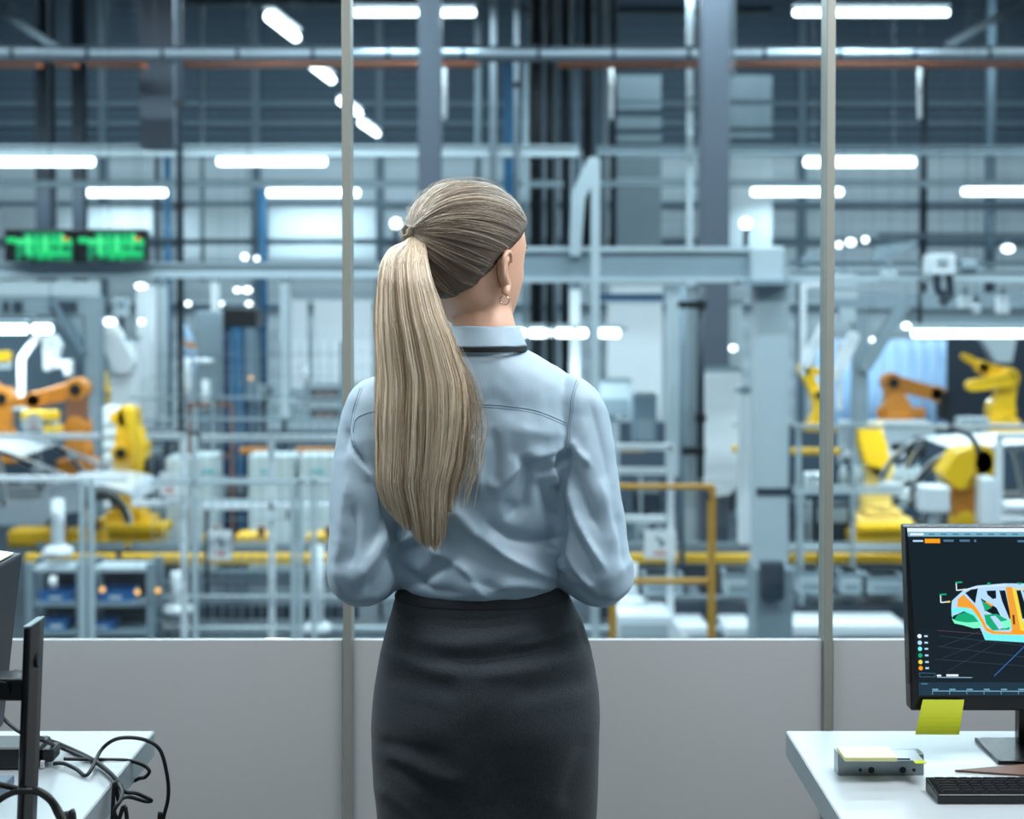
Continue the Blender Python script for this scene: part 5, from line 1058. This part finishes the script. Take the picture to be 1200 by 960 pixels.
# ---------------- shirt
sh = MB()
SR_ = [ # py, xl, xr, back, front, exponent
 (402,535,603,.072,.040,2),(408,526,611,.084,.046,2),(415,508,626,.092,.055,2),(425,483,643,.097,.062,2.05),(438,450,663,.102,.072,2.1),(455,432,674,.107,.085,2.2),(475,428,680,.108,.098,2.3),(500,430,682,.116,.112,2.3),(530,432,681,.118,.130,2.3),
 (560,438,674,.114,.142,2.3),(590,446,669,.107,.135,2.3),(620,453,665,.100,.122,2.3),(645,456,665,.100,.115,2.3),(665,457,664,.104,.115,2.3),(680,459,661,.105,.114,2.3),(690,464,656,.100,.108,2.3),(697,472,650,.092,.10,2.3)]
rg = []
for py, xl, xr, bb, bf, e in interp_rows(SR_, 70):
    a, b = P(xl, py, YP), P(xr, py, YP); rg.append(sring((a.x+b.x)/2, 2.19, a.z, (b.x-a.x)/2, bb, bf, e, 72))
sh.rings(rg)
def sl(px, py, Y, r): return (P(px, py, Y), r / px_m)
def sleeve(spec, wr):
    pts = [p for p, r in spec] + [wr[0], wr[1]]; rs = [r for p, r in spec] + [wr[2], wr[3]]; chain(sh, pts, rs, 28, 7)
sleeve([sl(655,468,2.175,32), sl(672,480,2.165,36.5), sl(682,520,2.155,37.5), sl(688,566,2.145,38), sl(694,620,2.135,39.5), sl(699,658,2.125,40.5), sl(701,672,2.13,39)], (ELR.lerp(WRR,.45)+Vector((0,0,.004)), WRR - Vector((0,.01,0)), .046, .033))
sleeve([sl(451,470,2.175,32), sl(436,483,2.165,35.5), sl(429,525,2.155,37), sl(426,566,2.145,37.5), sl(424,620,2.135,38.5), sl(424.5,658,2.125,39.5), sl(425,672,2.13,38)], (ELL.lerp(WRL,.45)+Vector((0,0,.004)), WRL - Vector((0,.01,0)), .046, .033))
shm = remeshed(sh, .0040, 8, .6)
# folds read from the photograph: (polyline, width px, height mm; negative = valley)
FO = [
 ([(455,640),(490,622),(520,600)],9,4),([(470,690),(500,676),(535,650)],9,-4),([(500,640),(540,668),(565,700)],9,5),([(526,590),(545,612),(562,632)],14,6),([(560,625),(590,650),(625,668),(655,676)],10,5),
 ([(565,610),(600,630),(640,634),(662,620)],9,-4.5),([(570,575),(590,560),(612,540)],12,4.5),([(608,536),(618,556),(612,590),(590,606)],12,-7),([(648,533),(646,550),(652,572)],5,5),([(632,560),(640,590),(650,615)],9,-4.5),
 ([(662,520),(640,530),(615,536)],7,3.5),([(666,532),(650,545),(628,556)],6,-4),([(600,500),(640,508),(664,505)],16,2.5),([(640,640),(655,655),(660,672)],7,5),([(575,690),(605,684),(640,688)],7,3.5),([(470,665),(500,690),(540,694)],7,-3.5),
 ([(520,655),(550,680),(590,690)],8,-3.5),([(450,545),(458,580),(468,612)],7,4.5),([(440,530),(450,565),(456,600)],5,-5),([(462,570),(480,600),(500,620)],9,-3.5),([(546,500),(556,540),(560,580)],10,3),([(575,500),(580,540),(575,570)],12,-2.5),
 # right sleeve
 ([(664,560),(672,600),(690,640),(708,668)],6,5),([(660,590),(672,628),(690,660),(700,690)],6,-5),([(668,545),(684,580),(700,620)],8,-4.5),([(664,640),(676,668),(696,690)],5,4.5),([(700,560),(712,610),(722,650)],9,3),([(690,470),(704,520),(712,570)],9,-2.5),([(668,515),(676,530),(690,545)],6,4),
 ([(672,688),(692,702),(715,702)],5,-4),([(722,600),(728,640),(734,670)],7,-3),
 # left sleeve
 ([(402,500),(408,520),(430,548)],5,-5),([(408,510),(420,540),(440,566)],5,4.5),([(455,575),(448,605),(432,640)],9,-4.5),([(450,620),(438,652),(418,680)],7,5),([(458,640),(446,672),(425,696)],6,-5),([(404,560),(400,610),(398,650)],9,3.5),([(412,590),(414,630),(406,664)],8,-3.5),([(460,668),(450,690),(432,703)],4,3.5),
 ([(395,640),(392,670),(402,695)],6,3),([(412,470),(404,500),(398,540)],8,-2.5)]
FO += [([(669,532),(661,560),(657,600),(658,640),(662,676)],3.5,-5),([(427,545),(444,572),(457,610),(461,645),(463,680)],3.5,-5)]
# creases: thinner, sharper lines along the broad folds
FO += [([(x+3, y+2) for x, y in l], w_*.38, a*.45) for l, w_, a in FO[:41]]
folds(shm, FO, ymax=2.20, scale=1.6)
co = get_co(shm); no = get_no(shm)
nz = np.array([noise.noise(Vector(c)*22) + .5*noise.noise(Vector(c)*47) for c in co]); set_co(shm, co + no*(nz*.0022)[:,None])
shirt = link_mesh('shirt', shm, m_shirt, woman, PO)
shirt['label'] = 'pale blue long-sleeved shirt'
bvh = BVHTree.FromPolygons([tuple(Vector(v.co)+Vector(PO)) for v in shm.vertices], [tuple(p.vertices) for p in shm.polygons])
def on_shirt(px, py, off=.0):
    o = Vector((0, 0, CZ)); d = (P(px, py, 2.0) - o).normalized(); h = bvh.ray_cast(o, d)
    return (h[0] - d*off) if h[0] is not None else None
def seam(line, r=.0007, off=.0002, n=14):
    pts = [on_shirt(x, y, off) for x, y in smooth_line(line, n)]; pts = [p for p in pts if p is not None]
    return MB().tube(pts, r, 6)
for l_ in ([(440,482),(480,478),(527,475),(560,474),(595,476),(630,482),(664,496)], [(414,508),(417,492),(428,485),(440,482)], [(676,445),(670,465),(668,485),(665,505),(668,525),(672,540)], [(422,455),(414,480),(411,505),(416,525),(428,545)], [(563,476),(566,540),(562,600)]):
    if l_[0] == (563,476): continue
    obj('seam', seam(l_), m_seam, shirt)
    if len(l_) > 4: obj('stitch_line', seam([(x, y + 3.2) if l_[0][0] == 440 else (x + 2.6, y) for x, y in l_], .0004), m_seam, shirt)
# collar: folded band around the neck
def collar_ring(z, dx, a, bb, bf, yo=0, n=56):
    r = []
    for j in range(n + 1):
        th = R(-90) + (j/n - .5)*R(318); c, s = math.cos(th), math.sin(th)
        dip = -.020*max(0, s)**1.5; w__ = .0006*math.sin(j*.41 + 2*math.sin(j*.17) + z*120) + .0003*math.sin(j*1.1 - z*200)
        r.append((P(568+dx, 400, 2.12).x + (a + w__)*c, 2.167 + yo + ((bf if s > 0 else bb) + w__)*s, z + dip + w__*.8))
    return r
zt, zb_ = P(0,383.5,2.11).z, P(0,408,2.09).z
prof_c = [(zt-.034,.054,.058,.058),(zt-.006,.0515,.0565,.060),(zt+.0012,.0522,.0575,.062),(zt-.002,.0538,.0592,.064),(zb_+.004,.0650,.0715,.076),(zb_,.0665,.0735,.0775),(zb_+.001,.0645,.0715,.075),(zt-.006,.0530,.0582,.062)]
mb = MB(); ncol = 57; rr = [collar_ring(z, 0, a, bb, bf) for z, a, bb, bf in prof_c]; vs = [p for r in rr for p in r]; K = len(rr); fs = []
for i in range(K):
    for j in range(ncol-1):
        a, b = i*ncol, ((i+1) % K)*ncol; fs.append((a+j, a+j+1, b+j+1, b+j))
fs += [tuple(i*ncol for i in range(K)), tuple(i*ncol+ncol-1 for i in range(K))[::-1]]
mb.add(vs, fs)
co = obj('collar', mb, m_shirt, shirt, smooth=True)
# lanyard: flat strap round the neck, under the collar, hanging in front with a badge
m_strap = mat('lanyard_webbing', rgb(22,30,34), .7, 0, .1, 200)
lp = []
for j in range(49):
    th = R(-90) + (j/48 - .5)*R(250); c, s = math.cos(th), math.sin(th); lp.append(Vector((P(570,400,2.12).x + .0625*c, 2.164 + (.0755 if s < 0 else .078)*s, P(0,411.5,2.09).z + .004*c*0 - .012*max(0, s) + .0015)))
mb = MB(); rg = []
for k, p in enumerate(lp):
    o = Vector((p.x - P(570,400,2.12).x, p.y - 2.164, 0)).normalized(); rg.append([p - Vector((0,0,.0035)), p + Vector((0,0,.0035)), p + Vector((0,0,.0035)) + o*.0018, p - Vector((0,0,.0035)) + o*.0018])
mb.rings(rg)
for e_, sx in ((lp[0], -1), (lp[-1], 1)):
    q = smoothpts([e_, Vector((PO[0] + sx*.062, 2.292, 1.385)), Vector((PO[0] + sx*.045, 2.345, 1.27)), Vector((PO[0] + sx*.02, 2.352, 1.20)), Vector((PO[0] + sx*.002, 2.352, 1.145))], 6)
    mb.rings([[p + Vector((-.005,0,0)), p + Vector((.005,0,0)), p + Vector((.005,.0015,0)), p + Vector((-.005,.0015,0))] for p in q])
ly_ = obj('lanyard', mb, m_strap, woman)
obj('badge', MB().box((PO[0]-.03, 2.350, 1.055), (PO[0]+.03, 2.353, 1.145)), M['paper'], ly_)
# ---------------- skirt
SK = [(686,471,658,.086,.092),(692,468,661,.089,.095),(698,464,664,.0925,.098),(705,461,668,.096,.10),(723,456,676,.104,.105),(740,451,684,.112,.108),(773,443,695,.126,.112),(806,437,702,.136,.114),(840,433.5,704.5,.139,.112),(873,432.5,704,.134,.11),(905,434,703,.126,.108),(940,437,702,.120,.106),(975,440,700,.116,.105),(1050,444,694,.11,.105),(1120,448,690,.105,.105)]
rows = interp_rows(SK, 220); NS = 260; rg = []
for py, xl, xr, bb, bf in rows:
    a, b = P(xl, py, YP), P(xr, py, YP); rg.append(sring((a.x+b.x)/2, 2.19, a.z, (b.x-a.x)/2, bb, bf, 2.25, NS))
inner = [[((x-PO[0])*.975+PO[0], (y-2.19)*.975+2.19, z) for x, y, z in r] for r in rg[::-1][:1]] + [[((x-PO[0])*.97+PO[0], (y-2.19)*.97+2.19, z) for x, y, z in r] for r in rg[::-20]]
mb = MB(); mb.rings(rg + inner, cap=False); skm = raw_object(mb)
SF = [([(480,722),(540,732),(600,728),(660,718)],9,-2.5),([(470,745),(530,756),(600,748),(665,735)],10,3),([(500,768),(560,776),(630,764),(680,752)],10,-3),([(455,765),(500,785),(540,790)],9,2.5),([(560,792),(620,786),(680,770)],10,3),
 ([(600,815),(650,805),(695,795)],12,-3),([(450,790),(490,800),(540,812)],12,-2.5),([(600,760),(640,750),(672,738)],5,2.5),([(440,870),(480,878),(520,885)],9,-3),([(450,895),(490,915),(530,945)],9,-4),([(465,880),(505,905),(545,915)],9,3.5),([(440,920),(470,940),(500,970)],9,3),
 ([(545,840),(570,890),(568,960)],32,-3),([(500,830),(490,880),(505,950)],30,3),([(640,840),(650,890),(640,960)],32,2.5),([(665,690),(675,712),(684,740),(693,765)],2.2,2.4),([(690,860),(675,900),(660,950)],12,-2.5)]
folds(skm, SF, ymax=2.25, facing=.3, scale=1.6)
skirt = link_mesh('skirt', skm, m_skirt, woman, PO)
skirt['label'] = 'charcoal high-waisted pencil skirt'
SKa = interp_rows(SK, 220)
wb = []
for off, tz in ((.001, 686), (.0022, 688), (.0022, 703), (.0008, 705)):
    i = int(np.argmin(abs(SKa[:,0] - tz))); py, xl, xr, bb, bf = SKa[i]; a, b = P(xl, py, YP), P(xr, py, YP); wb.append(sring((a.x+b.x)/2, 2.19, a.z, (b.x-a.x)/2 + off, bb + off, bf + off, 2.25, 120))
obj('waistband', MB().rings(wb, cap=False), mat('waistband_cloth', rgb(34,38,43), .8, 0, .15, 200), skirt, smooth=True)
# shoes
for sd in (-1, 1):
    hx = P(568,850,YP).x; mb = MB()
    rr = []
    for y, zc, a, h in ((2.150,.078,.014,.022),(2.165,.078,.028,.034),(2.20,.068,.034,.036),(2.25,.045,.038,.034),(2.30,.026,.041,.026),(2.34,.020,.034,.020),(2.368,.015,.016,.012)):
        rr.append([(hx+sd*.081 + a*math.cos(k*math.pi/8), y, max(zc + h*math.sin(k*math.pi/8), .002 if y > 2.27 else zc-h)) for k in range(16)])
    mb.rings(rr); s_ = obj('shoe', mb, mat('black_leather%d' % sd, rgb(20,20,22), .3), woman, smooth=True)
    obj('heel', MB().tube([(hx+sd*.079, 2.168, 0), (hx+sd*.079, 2.168, .05)], [.007, .016], 12), M['black'], s_)
# ---------------- hair
CO_ = np.array([0, -.008, .0])
def hair_side(x, y, z): return (1.2 if z > 0 else .8)*z - y - .002 + .0015*math.sin(abs(x)*90 + z*200)
def infl(z): return .0105 if z > -.02 else .0105 + .05*( -.02 - z)*0
cap = MB(); cr = []
for r in hv:
    rr_ = []
    for x, y, z in r:
        s_ = hair_side(x, y, z); k = max(0, min(1, (s_ + .005)/.030)); k = k*k*(3-2*k)
        if z < -.094: k *= max(0, 1 - (-.094 - z)/.01)
        n_ = np.array([x/.076**2, (y+.008)/.098**2, (z-.02)/.11**2]); n_ /= np.linalg.norm(n_) + 1e-9
        q = np.array([x, y, z]) + n_*(-.004 + .0145*k)
        rr_.append(tuple(q))
    cr.append(rr_)
cap.rings([[tuple(HW_(p)) for p in r] for r in cr[::-1]])
cap_local = BVHTree.FromPolygons([Vector(p) for r in cr[::-1] for p in r], [f for f in cap.f if len(f) == 4])
def hair_mat(name, c_dark, c_mid, c_light, rough=.36):
    m = bpy.data.materials.new(name); m.use_nodes = True; nt = m.node_tree; n = nt.nodes; b = n['Principled BSDF']
    at = n.new('ShaderNodeAttribute'); at.attribute_name = 'strand'; cr_ = n.new('ShaderNodeValToRGB')
    e = cr_.color_ramp.elements; e[0].color = c_dark; e[1].color = c_light; m_ = e.new(.5); m_.color = c_mid
    nt.links.new(at.outputs['Fac'], cr_.inputs[0]); nt.links.new(cr_.outputs[0], b.inputs['Base Color'])
    b.inputs['Roughness'].default_value = rough; b.inputs['Specular IOR Level'].default_value = .45
    return m
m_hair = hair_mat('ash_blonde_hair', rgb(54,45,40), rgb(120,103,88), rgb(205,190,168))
m_tail = hair_mat('ponytail_hair', rgb(116,97,78), rgb(196,174,145), rgb(242,228,204))
m_cap = mat('hair_mass', rgb(92,80,70), .6, 0, .2, 60)
hair = obj('hair', cap, m_cap, woman, smooth=True, label='ash blonde hair drawn back')
def strands_mesh(name, curves, mats, parent, k=3):
    """curves: list of (points Nx3, radius array N, value)"""
    V_, F_, A_ = [], [], []; o = 0
    for pts, rad, val in curves:
        n = len(pts); t = np.gradient(pts, axis=0); t /= np.linalg.norm(t, axis=1)[:,None] + 1e-12
        ref = np.array([.3, -.9, .3]); a = np.cross(t, ref); a /= np.linalg.norm(a, axis=1)[:,None] + 1e-12; b = np.cross(t, a)
        ring = np.stack([pts + (a*math.cos(2*math.pi*j/k) + b*math.sin(2*math.pi*j/k))*rad[:,None] for j in range(k)], 1).reshape(-1, 3)
        V_.append(ring); i = np.arange(n-1)[:,None]*k; j = np.arange(k)[None,:]; j2 = (j+1) % k
        F_.append(np.stack([i+j, i+j2, i+k+j2, i+k+j], -1).reshape(-1, 4) + o); A_.append(np.full(n*k, val)); o += n*k
    V_ = np.concatenate(V_); F_ = np.concatenate(F_); A_ = np.concatenate(A_)
    me = bpy.data.meshes.new(name); me.vertices.add(len(V_)); me.vertices.foreach_set('co', (V_ - np.array(PO)).astype(np.float32).ravel())
    me.loops.add(F_.size); me.loops.foreach_set('vertex_index', F_.astype(np.int32).ravel())
    me.polygons.add(len(F_)); me.polygons.foreach_set('loop_start', np.arange(0, F_.size, 4, dtype=np.int32))
    me.polygons.foreach_set('use_smooth', np.ones(len(F_), bool)); me.update(calc_edges=True)
    at = me.attributes.new('strand', 'FLOAT', 'POINT'); at.data.foreach_set('value', A_.astype(np.float32))
    me.materials.append(mats); o_ = bpy.data.objects.new(name, me); C.objects.link(o_); o_.parent = parent; ORG[o_.name] = Vector(PO); return o_
T = np.array([-.014, -.110, .030]); Td = (T - CO_)/np.linalg.norm(T - CO_)
e1 = np.cross(Td, [0, 0, 1.0]); e1 /= np.linalg.norm(e1); e2 = np.cross(e1, Td)
curves = []
hair_pts = [(x, y, z) for r in hv for (x, y, z) in r if z > -.10]
def surf(dirv, lift):
    h = cap_local.ray_cast(Vector(CO_), Vector(dirv)); 
    return None if h[0] is None else np.array(h[0]) + dirv*lift
cnt = 0
while cnt < 8600:
    th = rng.uniform(0, 2*math.pi); ph = rng.uniform(-.2, 1) if rng.random() < .4 else rng.uniform(-.85, .55)
    d = np.array([math.cos(th)*math.sqrt(1-ph*ph), math.sin(th)*math.sqrt(1-ph*ph), ph])
    p = surf(d, 0)
    if p is None: continue
    s_ = hair_side(*p)
    if s_ < (-.016 if rng.random() < .05 else -.008) or p[2] < -.100: continue
    if s_ > .022 and cnt > 5400: continue
    if s_ > .03 and rng.random() < .4: continue
    ang = math.atan2(d @ e2, d @ e1); lock = math.sin(ang*23 + 1.3*math.sin(ang*7))*.5 + .5*math.sin(ang*61 + 2*math.sin(ang*11))
    om = math.acos(max(-1, min(1, d @ Td))); n = 16; pts = []; jit = rng.uniform(-1, 1)
    wob = rng.uniform(-.05, .05)
    for i in range(n):
        t = i/(n-1); a = math.sin((1-t)*om)/math.sin(om); b = math.sin(t*om)/math.sin(om); q = a*d + b*Td
        side = np.cross(d, Td); side /= np.linalg.norm(side) + 1e-9
        q = q + side*(wob + .012*math.sin(ang*17))*math.sin(math.pi*t); q[2] -= .05*math.sin(math.pi*t)*max(0, -d[2] + .2)*.3; q /= np.linalg.norm(q)
        s = surf(q, -.0012 + .0022*lock*math.sin(math.pi*min(1, t*1.2))**.7 + .0012*jit + .0035*t**6)
        if s is None: break
        pts.append(HW_(s))
    if len(pts) < n: continue
    val = min(1, max(0, .40 + .32*lock + .20*rng.normal() + (.12 if d[2] > .5 and d[0] > 0 else 0) - (.10 if d[2] < -.2 else 0)))  # top right strands lighter, nape darker: highlight and shading set in the colour
    rad = np.full(n, .00062); rad[0] = .0002; rad[-1] = .0004
    curves.append((np.array(pts), rad, val)); cnt += 1
# flyaway hairs
for _ in range(140):
    d = np.array([rng.normal(), rng.normal()*.8, abs(rng.normal())*1.0 + .3]); d /= np.linalg.norm(d); p = surf(d, 0)
    if p is None or hair_side(*p) < 0: continue
    q = (Td*.6 + d); pts = []; c_ = rng.normal(size=3)*.2
    for i in range(10):
        t = i/9; dd = d + (Td - d)*t*.45 + c_*t*.25; dd /= np.linalg.norm(dd); s = surf(dd, .001 + .007*math.sin(math.pi*t)*abs(rng.normal(1, .05)))
        if s is None: break
        pts.append(HW_(s))
    if len(pts) == 10: curves.append((np.array(pts), np.full(10, .00016), .8))
# nape baby hairs
strands_mesh('hair_strands', curves, m_hair, hair)
# ponytail
PT = [(281,475,497),(286,465,499),(292,456,500),(300,450,501),(311,445.5,503),(325,443.5,506),(342,442,512),(369,440.5,521),(396,440.5,533),(434,442,546),(454,442,551),(491,440,552),(520,440,549),(547,440,545),(570,441,538),(604,453,533),(630,462,529),(645,473,526)]
PA = interp_rows(PT, 120)
TW = HW_(T)
def ydepth(py):   # how far from the camera the tail hangs
    return float(np.interp(py, [279, 287, 300, 330, 380, 440, 480, 560, 650], [TW[1], TW[1]-.016, TW[1]-.030, 2.052, 2.040, 2.034, 2.030, 2.030, 2.040]))
def tailpt(py, u, v):
    xl = np.interp(py, PA[:,0], PA[:,1]); xr = np.interp(py, PA[:,0], PA[:,2]); th = float(np.interp(py, [281, 310, 400, 560, 645], [.012, .026, .026, .018, .010]))
    Y = ydepth(py) + th*v*math.sqrt(max(0, 1 - u*u*.85)); return np.array(P((xl+xr)/2 + (xr-xl)/2*u, py, Y))
curves = []
for i in range(5200):
    u = rng.uniform(-1, 1)*.985; v = -1 + 2*rng.random()**1.8 if rng.random() < .8 else rng.uniform(-1, 1)
    lock = .8*math.sin(u*13 + 2.2*math.sin(u*4.1) + v) + .6*math.sin(u*31 + 3*v + 2*math.sin(u*9)) + .3*math.sin(u*83); endb = np.interp(u, [-1,-.6,-.1,.4,.8,1], [592,620,640,646,630,600])
    pend = endb - abs(rng.normal())*18 - (rng.uniform(0, 190) if rng.random() < .25 else 0) + 4*lock
    if u > .75: pend -= rng.uniform(0, 120)
    n = 26; pys = 279 + (pend - 279)*np.linspace(0, 1, n)**1.05; w1, w2, p1, p2 = rng.normal()*.02, rng.normal()*.015, rng.uniform(0, 6), rng.uniform(0, 6)
    pts = []
    for k_, py in enumerate(pys):
        t = k_/(n-1); uu = u*(.15 + .85*min(1, t*14)) + w1*math.sin(t*7+p1)*t + w2*math.sin(t*15+p2)*t + .020*math.sin(t*9+u*6)*t
        q = tailpt(py, max(-1.12, min(1.12, uu)), v); q[1] -= .0014*lock*math.sin(math.pi*min(1,t*1.15+.05)); q[0] += .0012*math.sin(t*11+u*40+v*3)*t
        if k_ == 0: q = TW + (q - TW)*.35
        pts.append(q)
    rad = np.full(n, .00058)*(1 - np.linspace(0, 1, n)**6*.8); val = min(1, max(0, .52 + .17*lock + .19*rng.normal()))
    curves.append((np.array(pts), rad, val))
# loose wisps beside the tail
for i in range(90):
    u0 = rng.uniform(.7, 1.0); ps = rng.uniform(380, 440); pe = rng.uniform(520, 600); n = 18; sw = rng.uniform(2, 26); pts = []
    for k_ in range(n):
        t = k_/(n-1); py = ps + (pe-ps)*t; q0 = np.interp(py, PA[:,0], PA[:,2]); x = q0*(1) - 6 + sw*math.sin(math.pi*.55*t) + 3*math.sin(t*6+i); pts.append(np.array(P(x + 4*(u0-1), py, 2.026 - .004*t)))
    curves.append((np.array(pts), np.full(n, .00026), min(1, .6 + .2*rng.normal())))
for i in range(60):
    u0 = -1; ps = rng.uniform(300, 420); pe = ps + rng.uniform(60, 160); n = 14; sw = rng.uniform(1, 7); pts = []
    for k_ in range(n):
        t = k_/(n-1); py = ps + (pe-ps)*t; pts.append(np.array(P(np.interp(py, PA[:,0], PA[:,1]) + 3 - sw*math.sin(math.pi*t), py, 2.04)))
    curves.append((np.array(pts), np.full(n, .00022), .8))
mb = MB(); rg = []
for py in np.linspace(283, 600, 60):
    rg.append([tuple(tailpt(py, .90*math.cos(2*math.pi*j/28), .75*math.sin(2*math.pi*j/28)/max(.3, math.sqrt(max(0, 1-.85*(.9*math.cos(2*math.pi*j/28))**2))))) for j in range(28)])
mb.rings(rg); tail = obj('ponytail', mb, mat('ponytail_mass', rgb(150,132,110), .6, 0, .2, 60), hair, smooth=True, label='long straight blonde ponytail')
o_ = strands_mesh('ponytail_strands', curves, m_tail, hair)
# hair tie: twisted pale band
tc_ = HW_(T + Td*.004); obj('hair_knot', MB().ball(tuple(HW_(T + Td*.000)), .0090, 16), mat('knot_hair', rgb(140,124,106), .5, 0, .3, 300), hair, smooth=True); tie = MB()
dv = Vector(HW_(T + Td*.02) - tc_).normalized(); a1 = dv.cross(Vector((0, 0, 1))).normalized(); a2 = dv.cross(a1)
for k_ in range(3):
    pts = [Vector(tc_) + dv*(.004*k_ - .002) + (a1*math.cos(t) + a2*math.sin(t))*(.0088 + .0010*math.sin(5*t + k_)) for t in np.linspace(0, 2*math.pi, 30)]
    tie.tube(pts, .0017, 8)
obj('hair_tie', tie, mat('hair_tie_band', rgb(150,138,122), .5), hair, smooth=True)
# earring
ec = HW_(np.array([.0795, -.006, -.0705])); ring_ = [Vector(ec) + Vector((math.cos(t)*.0072, -.3*math.cos(t)*.0072, math.sin(t)*.0072)) for t in np.linspace(R(-250), R(70), 28)]
obj('earring', MB().tube(ring_, .0009, 8), mat('silver_earring', rgb(230,225,215), .15, 1), woman, smooth=True)

for sd in (-1, 1):
    obj('eyebrow', MB().tube([HW_((sd*x, y, z)) for x, y, z in ((.014,.0945,.019),(.028,.0915,.0235),(.042,.083,.020))], [.0016,.0024,.0010], 8), m_cap, hair, smooth=True)
